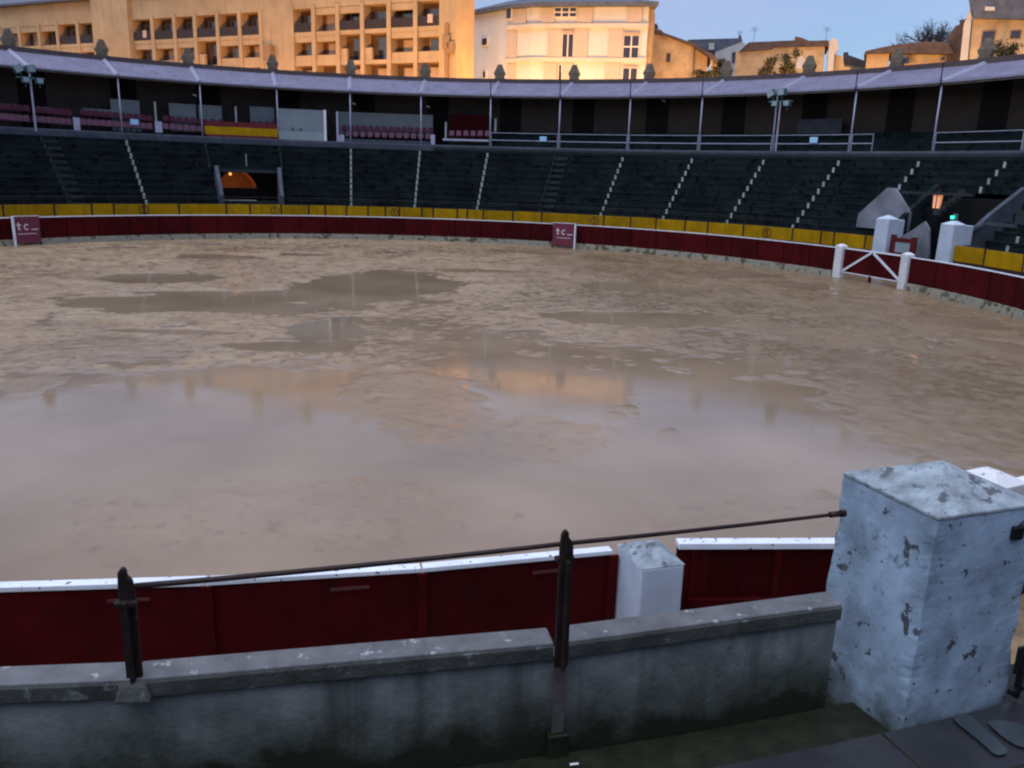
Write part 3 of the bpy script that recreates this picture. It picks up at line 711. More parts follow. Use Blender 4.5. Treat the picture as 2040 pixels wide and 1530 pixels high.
# roof: bays with sheet, ridge flashing, soffit
roof = thing('ring_roof', P(40, 0, 11), 'pale lean-to canopy roof curving over the upper gallery all round', 'roof')
pin_az = [-33.91, -25.29, -16.59, -7.44, 1.49, 10.26, 19.19, 28.13, 36.99, 45.8, 54.82, 63.76, 71.97, 80.9]
RZ0, RZ1 = 11.10, 12.52
for k in range(-14, 15):
    a0 = kaz(k); a1 = kaz(k+1)
    n = 40 if -6 <= k <= 11 else 6
    v = []; f = []
    amp = .035
    for i in range(n+1):
        a = a0+.06+(a1-a0-.12)*i/n
        c_ = amp*(1 if i % 2 else -1)*.35
        v += [P(RP-.12, a, RZ0+.06+c_), P(42.33, a, RZ1+c_)]
    f = [(2*i, 2*i+1, 2*i+3, 2*i+2) for i in range(n)]
    q_ = MB().add(v, f); o = q_.build('roof_sheet', M['roof'], roof)
    # flashing ridge
    ra = a0
    fr = rframe(RP, ra, 0)
    hh = .16
    q_ = MB()
    q_.add([fr(-.20, -.13, RZ0+.05), fr(0, -.13, RZ0+.05+hh), fr(.20, -.13, RZ0+.05), fr(-.20, 3.9, RZ1+.01), fr(0, 3.9, RZ1+.01+hh), fr(.20, 3.9, RZ1+.01)],
           [(0, 1, 4, 3), (1, 2, 5, 4), (0, 2, 1), (3, 4, 5), (0, 3, 5, 2)]).build('ridge_flashing', M['ridge'], roof)
    q_ = MB().ring([(RP-.16, RZ0-.02), (RP-.12, RZ0-.02), (RP-.12, RZ0+.03), (RP-.16, RZ0+.03)], a0, a1, 3); q_.build('gutter', M['gal_post'], roof)
    MB().ring([(RP-.10, RZ0-.16), (RP-.02, RZ0-.16), (42.34, RZ1-.26), (42.34, RZ1-.1), (RP-.02, RZ0-.03)], a0, a1, 3).build('soffit', M['timber'], roof)
# pinnacles
pn = None
for i, a_ in enumerate(pin_az):
    loc = P(42.75, a_, 12.86); rot = -rad(a_)
    lab = 'stone pinnacle on the canopy cornice, %s from the left' % ORD[i]
    if pn is None:
        pn = thing('pinnacle', (0, 0, 0), lab, 'pinnacle', 'stone pinnacles along the cornice')
        MB().box(-.42, .42, -.22, .22, 0, .14).build('plinth', M['pinnacle'], pn)
        q_ = MB(); q_.taper((-.36, .36, -.2, .2), (-.52, .52, -.22, .22), .141, .5); q_.taper((-.52, .52, -.22, .22), (-.34, .34, -.18, .18), .5, .82); q_.taper((-.34, .34, -.18, .18), (-.24, .24, -.14, .14), .82, 1.1)
        q_.build('body', M['pinnacle'], pn, bevel=.03)
        MB().taper((-.24, .24, -.14, .14), (-.17, .17, -.1, .1), 1.102, 1.24).build('top', M['pinnacle'], pn, bevel=.02)
        pn.location = loc; pn.rotation_euler = (0, 0, rot)
    else: dup(pn, loc, rot, lab)
# gallery posts and rods
gp = None
for n_, k in enumerate(range(-5, 11)):
    az = kaz(k); loc = P(RP, az, 7.0); rot = -rad(az)
    lab = 'slender pale gallery post under the canopy, %s from the left' % ORD[n_]
    if gp is None:
        gp = thing('gallery_post', (0, 0, 0), lab, 'post', 'slender posts carrying the canopy')
        MB().tube([(0, 0, -.5), (0, 0, 3.95)], .054, 10).build('shaft', M['gal_post'], gp, smooth=True)
        MB().box(-.14, .14, -.14, .14, -.52, -.44).build('base_plate', M['gal_post'], gp)
        MB().box(-.12, .12, -.12, .12, 3.951, 4.0).build('head_plate', M['timber'], gp)
        gp.location = loc; gp.rotation_euler = (0, 0, rot)
    else: dup(gp, loc, rot, lab)
nrod = 0
for k in (2, 3, 4, 5, 7, 8):
    az = kaz(k); top = 13.0 if k == 3 else 12.25
    fr = rframe(RP-.2, az, 0)
    o = MB().tube([fr(0, 0, 10.9), fr(0, 0, top)], .04, 6).build('rod', M['iron_black'])
    tag(o, 'dark upright rod fixed on the canopy edge, %s from the left' % ORD[nrod], 'rod', 'dark rods on the canopy edge'); nrod += 1
# railings on the right gallery
n_ = 0
for k in range(2, 11):
    a0, a1 = kaz(k)+.15, kaz(k+1)-.15
    if k == 7: a1 = a0+2.3
    lab = 'pale two-bar railing of the upper gallery, %s span from the left' % ORD[n_]; n_ += 1
    t = thing('railing', P(RP, (a0+a1)/2, 7), lab, 'railing', 'gallery railings')
    for z in (7.52, 8.12):
        MB().tube([P(RP, a0+(a1-a0)*i/6, z) for i in range(7)], .035 if z < 8 else .025, 6).build('bar', M['rail'], t)
    MB().tube([P(RP, a0, 7), P(RP, a0, 8.14)], .03, 6).build('stile', M['rail'], t)
    MB().tube([P(RP, a1, 7), P(RP, a1, 8.14)], .03, 6).build('stile', M['rail'], t)
for i, (x, y, R_) in enumerate(((1082, 277, 38.3), (1621, 279, 38.3), (268, 243, 38.6))):
    p = at_R(x, y, R_); fr = rframe(R_, az_of(p), p.z)
    tag(MB().box(-.3, .3, -.02, .02, -.2, .2, fr).build('notice_board', M['paper'], bevel=.02), ['pale blue board hung on the gallery rail above the centre', 'pale blue board hung on the right gallery rail', 'pale board lying on the maroon seats of the left gallery'][i], 'board')
for i, (x, y) in enumerate(((388, 190), (705, 207), (853, 213), (1322, 201))):
    p = at_R(x, y, 39.6); fr = rframe(39.6, az_of(p), p.z)
    t = thing('ceiling_lamp', p, 'small white lamp bracket under the canopy, %s from the left' % ORD[i], 'lamp', 'small lamps under the canopy')
    MB().box(-.14, .06, -.08, .08, .0, .06, fr).build('shade', M['fixture'], t)
    MB().box(.062, .11, -.03, .03, -.1, .05, fr).build('bracket', M['fixture'], t)

# ------------------------------------------------------------ left gallery: partitions, boxes, seats
def arcpanel(name, x0, x1, yt, yb, R_, mt, label, cat, th=.06, par=None):
    p0, p1 = at_R(x0, yb, R_), at_R(x1, yb, R_); a0, a1 = az_of(p0), az_of(p1)
    zt = at_R((x0+x1)/2, yt, R_).z; zb = at_R((x0+x1)/2, yb, R_).z
    o = MB().ring([(R_, zb), (R_+th, zb), (R_+th, zt), (R_, zt)], a0, a1, 2).build(name, mt, par)
    if par is None: tag(o, label, cat)
    return o
arcpanel('partition', 225, 282, 199, 262, 40.9, M['panel_white'], 'pale grey partition behind the seats, first one right of the left floodlight', 'partition')
arcpanel('partition', 340, 393, 207, 262, 40.9, M['panel_white'], 'pale partition left of the box with the yellow parapet', 'partition')
arcpanel('partition', 398, 444, 210, 262, 40.9, M['panel_white'], 'pale partition at the left end of the yellow parapet box', 'partition')
arcpanel('partition', 500, 548, 213, 268, 40.9, M['panel_white'], 'pale partition at the right end of the yellow parapet box', 'partition')
arcpanel('partition', 1586, 1675, 237, 266, 41.2, M['lip'], 'low grey panel under the canopy on the right gallery', 'partition')
arcpanel('partition', 0, 40, 207, 214, 40.9, M['panel_white'], 'low pale ledge behind maroon seats at the far left edge', 'partition')
arcpanel('partition', 70, 104, 213, 220, 40.9, M['panel_white'], 'low pale ledge right of the left floodlight pole', 'partition')
arcpanel('partition', 166, 222, 217, 224, 40.9, M['panel_white'], 'low pale ledge beside the first tall partition', 'partition')
arcpanel('low_wall', 148, 161, 234, 262, 38.7, M['gal_post'], 'short pale wall block between left gallery seats', 'wall block')
arcpanel('low_wall', 310, 324, 242, 264, 38.7, M['gal_post'], 'short pale wall block left of the yellow parapet', 'wall block')
arcpanel('parapet_wall', -60, 404, 262, 272, 38.5, M['gal_post'], 'lavender grey parapet below the left gallery seats', 'parapet')
# yellow parapet box
pb_ = thing('presidential_box', P(38.3, kaz(-1.5), 6.8), 'gallery box with yellow parapet band over the lit opening', 'box')
arcpanel('maroon_band', 410, 553, 244, 254, 38.6, M['maroon'], '', '', par=pb_)
arcpanel('yellow_band', 409, 553, 254, 270, 38.35, M['yellow'], '', '', par=pb_)
arcpanel('lower_band', 412, 556, 270, 279, 38.2, M['maroon'], '', '', par=pb_)
for x, y0, y1 in ((312, 203, 256), (471, 212, 250), (888, 243, 276), (987, 236, 262)):
    p = at_R(x, y1, 39.3); zt = at_R(x, y0, 39.3).z
    tag(MB().box(-.07, .07, -.07, .07, 0, zt-p.z, rframe(39.3, az_of(p), p.z)).build('stub_post', M['marker']), {312: 'thin pale stub post between two white partitions left of the yellow parapet', 471: 'thin pale stub post in the middle of the yellow parapet box', 888: 'thin pale stub post left of the dark maroon recess', 987: 'thin pale stub post at the left end of the railings'}[x], 'post')
# white box with two small openings
wb = thing('commentary_box', P(38.5, kaz(-1)+3, 7), 'pale box with a plain front right of the yellow parapet', 'box')
arcpanel('front', 556, 649, 262, 282, 38.4, M['panel_white'], '', '', par=wb)
arcpanel('back', 556, 649, 218, 262, 39.2, M['panel_white'], '', '', par=wb)
arcpanel('corner_post', 646, 651, 219, 283, 38.38, M['fixture'], '', '', .08, par=wb)
for x in (583, 599):
    p = at_R(x, 261, 38.9); MB().box(-.1, .1, -.1, .1, 0, .25, rframe(38.9, az_of(p), p.z)).build('monitor', M['flood'], wb)
sb = thing('spectator_box', P(38.5, 6, 7), 'wide open box with pale back panel and two rows of maroon seats', 'box')
arcpanel('back_panel', 676, 862, 226, 270, 41.0, M['panel_white'], '', '', par=sb)
arcpanel('left_post', 671, 675, 222, 285, 38.5, M['gal_post'], '', '', .3, par=sb)
arcpanel('left_cheek', 675, 686, 268, 283, 38.6, M['gal_post'], '', '', .3, par=sb)
arcpanel('right_post', 858, 866, 268, 290, 38.5, M['gal_post'], '', '', .3, par=sb)
arcpanel('kerb', 688, 858, 279, 289, 38.45, M['lip'], '', '', .2, par=sb)
rb_ = thing('spectator_box', P(38.5, 15, 7), 'dark maroon recess with one row of faded seats left of the railings', 'box')
arcpanel('back_panel', 896, 974, 228, 275, 41.0, M['barrier_red'], '', '', par=rb_)
arcpanel('kerb', 882, 974, 277, 281, 38.4, M['gal_post'], '', '', .2, par=rb_)
proto = {}
def chair(mtn):
    if mtn not in proto:
        t = thing('plastic_seat', (0, 0, 0), '', 'seat'); mt = M[mtn]
        q_ = MB(); q_.prism([(-.21, 0), (.21, 0), (.22, .30), (.16, .42), (-.16, .42), (-.22, .30)], .17, .21, lambda p_, a: Vector((p_[0], a+p_[1]*.12, p_[1]+.38)))
        q_.build('backrest', mt, t)
        MB().taper((-.2, .2, -.2, .16), (-.22, .22, -.22, .17), .32, .38).build('pan', mt, t)
        MB().box(-.03, .03, -.05, .05, 0, .319).build('pedestal', M['iron_black'], t)
        proto[mtn] = t; return t, True
    return proto[mtn], False
def seats(x0, x1, y, R_, n, mtn, where):
    yy = y if callable(y) else (lambda x: y)
    for i in range(n):
        x = x0+(x1-x0)*i/max(1, n-1); p = at_R(x, yy(x), R_); az = az_of(p)
        mt = mtn
        lab = 'maroon seat, %s from left in %s' % (ORD[i], where)
        if mtn == 'seat_faded': lab = 'faded seat, %s from left in %s' % (ORD[i], where)
        t, new = chair(mt); loc = P(R_, az, p.z); rot = -rad(az)
        if new: t.location = loc; t.rotation_euler = (0, 0, rot); t['label'] = lab; t['group'] = 'plastic seats in the upper gallery'
        else: dup(t, loc, rot, lab)
lin = lambda x0, y0, x1, y1: (lambda x: y0+(y1-y0)*(x-x0)/(x1-x0))
seats(686, 858, lin(686, 268, 858, 273), 40.3, 14, 'seat', 'the wide box back row')
seats(694, 852, lin(694, 280, 852, 285), 39.2, 12, 'seat_faded', 'the wide box front row')
seats(899, 970, 279, 39.2, 6, 'seat_faded', 'the dark maroon recess')
seats(2, 56, lin(0, 228, 56, 232), 40.1, 5, 'seat', 'the back row at the left edge')
seats(2, 56, lin(0, 248, 56, 252), 39.1, 5, 'seat_faded', 'the front row at the left edge')
seats(74, 140, lin(74, 234, 140, 240), 40.1, 6, 'seat', 'the back row right of the floodlight')
seats(74, 140, lin(74, 253, 140, 258), 39.1, 6, 'seat_faded', 'the front row right of the floodlight')
seats(168, 300, lin(168, 239, 300, 250), 40.1, 11, 'seat', 'the back row before the white partition')
seats(168, 300, lin(168, 258, 300, 266), 39.1, 11, 'seat_faded', 'the front row before the white partition')
seats(332, 400, lin(332, 250, 400, 256), 40.1, 6, 'seat', 'the back row left of the yellow parapet')
seats(332, 400, lin(332, 266, 400, 271), 39.1, 6, 'seat_faded', 'the front row left of the yellow parapet')
seats(410, 442, 257, 40.1, 3, 'seat', 'the yellow parapet box left side')
seats(506, 546, 261, 40.1, 4, 'seat', 'the yellow parapet box right side')

# ------------------------------------------------------------ opening under the presidential box
vo = thing('stand_opening', P(34.6, kaz(-1.5), 2), 'dark stand opening with orange lit vault below the yellow parapet box', 'passage')
va0, va1 = VOM
def at34(x, y): return at_R(x, y, 34.6)
MB().ring([(34.6, 1.2), (34.75, 1.2), (34.75, 2.1), (34.6, 2.1)], va0, va1, 2).build('sill_wall', M['stand_step'], vo)
MB().ring([(34.45, 4.28), (34.75, 4.28), (34.75, 4.5), (34.45, 4.5)], va0, va1, 2).build('lintel', M['stand_step'], vo)
zt = Z0+RI*4
ol = az_of(at34(436, 360)); orr = az_of(at34(553, 360))
MB().ring([(34.6, 2.1), (34.75, 2.1), (34.75, 4.28), (34.6, 4.28)], va0, ol, 2).build('jamb', M['lip'], vo)
MB().ring([(34.6, 2.1), (34.75, 2.1), (34.75, 4.28), (34.6, 4.28)], orr, va1, 2).build('jamb', M['panel_white'], vo)
# sloping cheek walls either side
for az, s_, mt in ((va0, 1, M['lip']), (va1, -1, M['lip'])):
    fr = rframe(0, az, 0)
    MB().prism([(32.45, 1.2), (34.62, 1.2), (34.62, 4.6), (34.3, 4.75), (32.45, 2.6)], 0, s_*.28, lambda p_, a: fr(a, p_[0], p_[1])).build('cheek_wall', mt, vo)
MB().ring([(34.76, 1.9), (41.9, 1.9), (41.9, 2.08), (34.76, 2.08)], va0, va1, 2).build('floor', M['stand_step'], vo)
MB().ring([(34.76, 4.5), (41.9, 4.5), (41.9, 4.545), (34.76, 4.545)], va0, va1, 2).build('ceiling', M['stand'], vo)
M['vault'] = mat('vault_plaster', (.5, .3, .16), .85, .25, 1.2, .2, 6)
va_l, va_r = az_of(at_R(432, 350, 36.6)), az_of(at_R(511, 350, 36.6))
pts = []
q_ = MB()
N = 16; am = (va_l+va_r)/2; hw = rad(va_r-va_l)/2*36.6; fr = rframe(36.6, am, 0)
arc = [(-hw, 2.08)] + [(-hw, 3.0)] + [(-hw*math.cos(t), 2.75+1.66*math.sin(t)) for t in [math.pi*i/N for i in range(1, N)]] + [(hw, 3.0), (hw, 2.08)]
v = [fr(x, 0, z) for x, z in arc] + [fr(x, 3.8, z) for x, z in arc]; n = len(arc)
q_.add(v, [(i, i+1, n+i+1, n+i) for i in range(n-1)] + [tuple(range(n, 2*n))]).build('vault', M['vault'], vo)
# dark wall with arched hole
aw = MB()
aw.box(-hw-2.3, -hw, -.12, -.002, 2.08, 4.49, fr); aw.box(hw, hw+3.6, -.12, -.002, 2.08, 4.49, fr)
for (xa, za), (xb, zb_) in zip(arc[1:-2], arc[2:-1]):
    if xb-xa > 1e-4: aw.prism([(xa, za), (xb, zb_), (xb, 4.49), (xa, 4.49)], -.12, -.002, lambda p_, a: fr(p_[0], a, p_[1]))
aw.build('arch_wall', M['dark_recess'], vo)
MB().box(-hw, hw, -.5, -.3, 2.08, 3.05, fr).build('counter', M['dark_recess'], vo)
MB().ring([(34.50, 2.102), (34.72, 2.102), (34.72, 2.17), (34.50, 2.17)], ol, az_of(at34(510, 385)), 2).build('bench_edge', M['marker'], vo)
MB().box(-.03, .03, -.05, .05, 0, .95, rframe(34.9+.3, az_of(at_R(491, 330, 35.2)), at_R(491, 331, 35.2).z)).build('marker_post', M['marker'], vo)
tl = thing('vault_lamp', fr(-.35, 1.4, 4.1), 'glowing orange lamp inside the vaulted opening', 'lamp')
M['bulb'] = mat('orange_bulb', (1, .6, .3), .4, 0, 1, emit=(1, .45, .15), estr=.9)
q_ = MB(); q_.tube([fr(-.35, 1.4, 4.0), fr(-.35, 1.4, 4.06), fr(-.35, 1.4, 4.16), fr(-.35, 1.4, 4.2)], .10, 8); q_.build('bulb', M['bulb'], tl)
MB().box(-.37, -.33, 1.38, 1.42, 4.2, 4.45, fr).build('stem', M['iron_black'], tl)
def plight(par, p, energy, col, r=.12):
    ld = bpy.data.lights.new('lamp_light', 'POINT'); ld.energy = energy; ld.color = col; ld.shadow_soft_size = r
    lo = bpy.data.objects.new('lamp_light', ld); COL.objects.link(lo); lo.parent = par; lo.location = Vector(p)-Vector(par['_loc']); return lo
plight(tl, fr(-.35, 1.3, 3.7), 17, (1, .38, .10), .5)

# ------------------------------------------------------------ gate passage on the right
M['ramp'] = mat('ramp_plaster', (.17, .18, .21), .8, .4, .8, .2, 6)
ga = thing('gate_passage', P(33, 82, GZ), 'dark passage with sloping pale side walls behind the far gate pillars', 'passage')
frL = rframe(0, GAT[0], 0); frR = rframe(0, GAT[1], 0)
slope = [(31.7, GZ), (35.6, GZ), (35.6, 4.9), (35.1, 5.0), (33.2, 3.6), (32.4, 2.9), (31.7, 2.3)]
MB().prism(slope, -.35, .0, lambda p_, a: frL(a, p_[0], p_[1])).build('side_wall', M['stand'], ga)
MB().prism(slope, .0, .3, lambda p_, a: frR(a, p_[0], p_[1])).build('side_wall', M['lip'], ga)
fr = rframe(33.0, 74.6, 0)
MB().prism([(-1.9, 2.3), (1.75, 2.3), (1.75, 3.4), (.5, 4.7), (.0, 4.72), (-.6, 4.2), (-1.85, 3.1)], -.1, .1, lambda p_, a: fr(p_[0], a, p_[1])).build('wing_wall', M['ramp'], ga)
MB().ring([(35.6, GZ), (35.75, GZ), (35.75, 4.3), (35.6, 4.3)], GAT[0], GAT[1], 2).build('end_wall', M['iron_black'], ga)
MB().ring([(33.2, 4.42), (33.4, 4.42), (33.4, 4.56), (33.2, 4.56)], 75.8, 84.2, 2).build('lintel', M['stand_step'], ga)
fr = rframe(31.9, 81.6, 0)
MB().prism([(-1.9, GZ), (.55, GZ), (.5, 1.2), (.25, 2.6), (-.1, 3.0), (-.9, 2.45), (-1.9, 1.9)], -.08, .08, lambda p_, a: fr(p_[0], a, p_[1])).build('ramp_wall', M['ramp'], ga)
rd = thing('red_hatch', P(31.0, 80.3, GZ), 'dark red framed hatch with pale panel between the far pillars', 'hatch')
p0 = at_R(1771, 505, 31.0); p1 = at_R(1822, 505, 31.0); az0, az1 = az_of(p0), az_of(p1); fr = rframe(31.0, (az0+az1)/2, 0); hw = rad(az1-az0)/2*31
zb, zt = 1.0, 2.05
MB().box(-hw, -hw+.36, -.05, .05, zb-1.3, zt+.15, fr).build('frame_post', M['door_red'], rd)
MB().box(hw-.36, hw, -.05, .05, zb-1.3, zt+.1, fr).build('frame_post', M['door_red'], rd)
MB().box(-hw+.36, hw-.36, -.045, .045, zt-.22, zt, fr).build('frame_rail', M['door_red'], rd)
MB().box(-hw+.36, hw-.36, -.045, .045, zb-1.3, zb+.25, fr).build('frame_rail', M['door_red'], rd)
MB().box(-hw+.36, hw-.36, -.02, .02, zb+.25, zt-.22, fr).build('panel', M['panel_white'], rd)
M['lit_door'] = mat('lit_doorway', (.7, .4, .25), .7, .2, 3, emit=(1, .35, .15), estr=.35)
fr = rframe(33.4, az_of(at_R(1868, 402, 33.4)), at_R(1868, 415, 33.4).z)
MB().box(-.03, .03, .0, .06, 1.05, 1.5, fr).build('hanger', M['post'], ga)
ld_ = thing('lit_lantern', fr(0, 0, 0), 'glowing orange lantern in the dark passage at the right', 'lantern')
MB().taper((-.2, .2, -.1, .05), (-.26, .26, -.1, .05), 0, .75, fr).build('pane', M['lit_door'], ld_)
MB().taper((-.26, .26, -.1, .05), (-.08, .08, -.05, .03), .752, 1.05, fr).build('crown', M['post'], ld_)
MB().box(-.02, .03, -.12, -.101, 0, .75, fr).build('glazing_bar', M['post'], ld_)
# diagonal stair string right of the passage with pale blocks
for j in range(6):
    p = at_R(1868+10*j, 424-8*j, 33+.5*j); f2 = rframe(33+.5*j, az_of(p), p.z)
    MB().box(-.24, .24, -.1, .1, -.12, .16, f2).build('stair_block', M['stand_step'], ga)
pr = thing('stair_rail', P(32, 95, 1.2), 'pale teal stair parapet at the right edge beside the far gate', 'parapet')
f2 = rframe(32.2, az_of(at_R(1995, 447, 32.2)), 0); z_ = at_R(1995, 447, 32.2).z
MB().box(-1.0, 1.1, -.06, .06, z_-.1, z_+.06, f2).build('rail', M['lip'], pr)
MB().box(.9, 1.5, -.1, .1, z_+.07, z_+.75, f2).build('end_block', M['stand_step'], pr)
MB().prism([(-1.0, z_+.05), (-1.0, z_-.12), (-2.6, z_-.9), (-2.6, z_-.7)], -.06, .06, lambda p_, a: f2(p_[0], a, p_[1])).build('sloping_rail', M['lip'], pr)

# ------------------------------------------------------------ floodlights
def flood(x, ytop, ybase, label):
    p = at_R(x, ybase, 37.9); az = az_of(p); fr = rframe(37.9, az, 0)
    ztop = at_R(x, ytop, 37.9).z; t = thing('floodlight_mast', p, label, 'floodlight', 'floodlight clusters in front of the canopy')
    MB().tube([fr(0, 0, p.z), fr(0, 0, ztop-.2)], .06, 8).build('mast', M['gal_post'], t)
    MB().box(-.9, .9, -.06, .06, ztop-.28, ztop-.16, fr).build('crossbar', M['flood'], t)
    for dx, dz, tl_, sc in ((-.75, .75, .5, 1), (.05, .9, .1, 1), (-.35, -.5, 0, .8), (.55, -.5, 0, .8)):
        f3 = Frame(fr(dx, -.1, ztop+dz*.55-.1), fr.x*math.cos(tl_)+fr.z*math.sin(tl_), fr.y, fr.z*math.cos(tl_)-fr.x*math.sin(tl_))
        hd = MB().taper((-.3*sc, .3*sc, -.1, .3), (-.3*sc, .3*sc, -.16, .2), -.25*sc, .25*sc, f3).build('lamp_head', M['flood'], t, bevel=.03)
        MB().box(-.24*sc, .24*sc, -.172, -.165, -.2*sc, .2*sc, f3).build('lamp_glass', M['flood_glass'], hd)
        MB().box(-.03, .03, .0, .05, -.45, -.25*sc, f3).build('yoke', M['flood'], t)
flood(72, 150, 262, 'cluster of teal floodlights on a pole at the left')
flood(1545, 196, 301, 'cluster of teal floodlights on a pole at the right')

# ------------------------------------------------------------ town behind
def facade_frame(p1, p2):
    ux = Vector((p2.x-p1.x, p2.y-p1.y, 0)); Ln = ux.length; ux.normalize(); uy = Vector((-ux.y, ux.x, 0))
    return Frame(Vector((p1.x, p1.y, 0)), ux, uy), Ln
def hit(fr, x, y):       # where pixel ray meets the facade plane -> (u, z)
    r = ray(x, y); t = (fr.o-CAM).dot(fr.y)/r.dot(fr.y); p = CAM+r*t
    return (p-fr.o).dot(fr.x), p.z
D1 = 104.0
pR = at_depth(876, 50, D1)
r69 = ray(69, 91); D2 = (pR.z-CAM.z)/(r69.z/r69.dot(_fw)); pL = at_depth(69, 91, D2)
fa, LA = facade_frame(pL, pR)
U = lambda x, y=60: hit(fa, x, y)[0]
Zf = lambda x, y: hit(fa, x, y)[1]
TOPZ = Zf(100, 9)
M['loggia'] = mat('loggia_back', (.13, .07, .035), .85, .2, .5)
apt = thing('apartment_block', fa(LA/2, 3, -.4), 'long ochre apartment block with recessed balconies on the left skyline', 'building')
zf1 = pR.z                               # upper loggia floor level
zc1 = Zf(730, 10)                        # loggia ceiling
sto = zf1 - Zf(730, 62+57)
# plain walls between bays
def wallbox(x0, x1, z0, z1, y0=0, y1=9, mt='ochre', name='wall'):
    MB().box(U(x0), U(x1), y0, y1, z0, z1, fa).build(name, M[mt], apt)
EAVE = TOPZ+.4
wallbox(190, 262, -.5, EAVE+1.5, -.5)
wallbox(520, 582, -.5, EAVE)
wallbox(884, 914, -.5, EAVE, -.6, 3.8)
wallbox(893, 900, -.5, EAVE-6, -.9, -.61, 'ochre2', 'drain_shaft')
def win(par, u0, u1, z0, z1, y, kind, frm=fa):
    fw_ = (u1-u0)*.08
    MB().box(u0, u1, y-.08, y, z0, z1, frm).build('window_frame', M['frame_white'] if kind == 'w' else M['ochre2'], par)
    MB().box(u0+fw_, u1-fw_, y-.10, y-.082, z0+.1, z1-.1, frm).build('pane', M['glass'] if kind != 'b' else M['blind'], par)
def grid(xs, z_low, rows):
    for i in range(len(xs)-1):
        pass
sections = [([-70, -35, 0, 38, 77, 114, 155, 190], 1), ([262, 304, 348, 389, 434, 478, 520], 2), ([582, 625, 673, 722, 775, 828, 880], 3)]
fin = 5
for xs, sec in sections:
    u0, u1 = U(xs[0]), U(xs[-1])
    # mass behind the loggias
    MB().box(u0, u1-.5, 1.5, 7, -.5, EAVE, fa).build('core_wall', M['loggia'], apt)
    MB().box(u0, u1, .05, 1.49, zc1+.05, EAVE, fa).build('parapet_band', M['ochre'], apt)
    for fl in range(3):
        zf = zf1-sto*fl
        MB().box(u0, u1, 0.04, 1.48, zf-.5, zf-.02, fa).build('floor_slab', M['ochre'], apt)
    MB().box(u0, u1, .05, 1.48, -.5, zf1-sto*2-.52, fa).build('lower_wall', M['ochre'], apt)
    for j, x in enumerate(xs):
        uc = U(x); hwf = .28
        if 0 < j < len(xs)-1 or sec != 9:
            MB().box(uc-hwf, uc+hwf, -.12, 1.47, zf1-sto*2-.5, zc1+.4, fa).build('pier', M['ochre'], apt)
    for j in range(len(xs)-1):
        a_, b_ = U(xs[j])+.3, U(xs[j+1])-.3
        for fl in range(3):
            zf = zf1-sto*fl; zc = (zc1 if fl == 0 else zf+sto-.5)
            rnd = random.random()
            if fl == 0:
                win(apt, a_+(b_-a_)*.2, b_-.05, zf, zc-.5, 1.49, 'g' if rnd < .85 else 'b')
                if rnd < .8:
                    MB().box(a_, b_, .02, .08, zf+.02, zf+1.05, fa).build('balcony_panel', M['balcony'], apt)
                if rnd > .65: MB().box(a_, b_, .1, .6, zc-.75, zc, fa).build('blind_box', M['ochre'], apt)
            elif fl == 1:
                if (sec == 3 and j in (2, 3)) or (sec == 2 and j in (3,)):
                    MB().box(a_+(b_-a_)*.35, b_-.05, 1.40, 1.48, zf-.6, zc-.3, fa).build('tall_window', M['glass'], apt)
                    MB().box(a_, a_+(b_-a_)*.3, .1, .5, zf, zf+1.4, fa).build('low_wall', M['ochre'], apt)
                else:
                    MB().box(a_, b_, .1, 1.38, zf-.02, zf+.75, fa).build('spandrel', M['ochre'], apt)
                    MB().box(a_, b_, .1, .9, zc-.7, zc, fa).build('blind_box', M['ochre'], apt)
                    win(apt, a_+(b_-a_)*.3, b_-.1, zf+.76, zc-.71, 1.35, 'b' if rnd < .7 else 'g')
            else:
                MB().box(a_, b_, .1, 1.38, zf-.02, zf+1.0, fa).build('spandrel', M['ochre'], apt)
                if rnd < .6: win(apt, a_+(b_-a_)*.35, b_-.2, zf+1.01, zc-.4, 1.2, 'b')
# cloth on a balcony rail
for x in (857, 288): 
    tag(MB().box(U(x)-.35, U(x)+.35, -.06, -.01, zf1+.3, zf1+1.25, fa).build('towel', M['cloth']), 'pale towel hung over the balcony rail at the %s end of the loggias' % ('right' if x > 500 else 'left'), 'towel')
# roof with dormers and chimneys
q_ = MB(); u0, u1 = U(-75), U(190)
q_.add([fa(u0, -.9, EAVE), fa(u1, -.9, EAVE), fa(u1, 4.5, EAVE+2.0), fa(u0, 4.5, EAVE+2.0), fa(u0, -.9, EAVE-.3), fa(u1, -.9, EAVE-.3), fa(u1, 9.9, EAVE), fa(u0, 9.9, EAVE)],
       [(0, 1, 2, 3), (4, 5, 1, 0), (3, 2, 6, 7), (1, 5, 6, 2), (0, 3, 7, 4), (4, 7, 6, 5)]).build('roof', M['slate'], apt)
u0, u1 = U(262), U(915)
MB().add([fa(u0, -.6, EAVE+.02), fa(u1, -.6, EAVE+.02), fa(u1, 4.5, EAVE+1.6), fa(u0, 4.5, EAVE+1.6), fa(u0, 7.2, EAVE+.02), fa(u1, 7.2, EAVE+.02)],
         [(0, 1, 2, 3), (3, 2, 5, 4), (1, 5, 2), (0, 3, 4), (0, 4, 5, 1)]).build('roof', M['slate'], apt)
for x, w_ in ((300, 1.0), (450, 1.2), (560, 1.0), (120, 1)):
    MB().box(U(x)-w_/2, U(x)+w_/2, 2, 3, EAVE+.3, EAVE+3.6, fa).build('chimney', M['ochre2'], apt)
# utility boxes on the walls
for x, y, s_ in ((541, 106, 1), (896, 85, .8), (904, 97, .7)):
    u_, z_ = hit(fa, x, y); MB().box(u_-.6*s_, u_+.6*s_, -1.0, -.61 if x > 600 else -.02, z_-.9*s_, z_+.9*s_, fa).build('wall_box', M['ochre2'], apt)

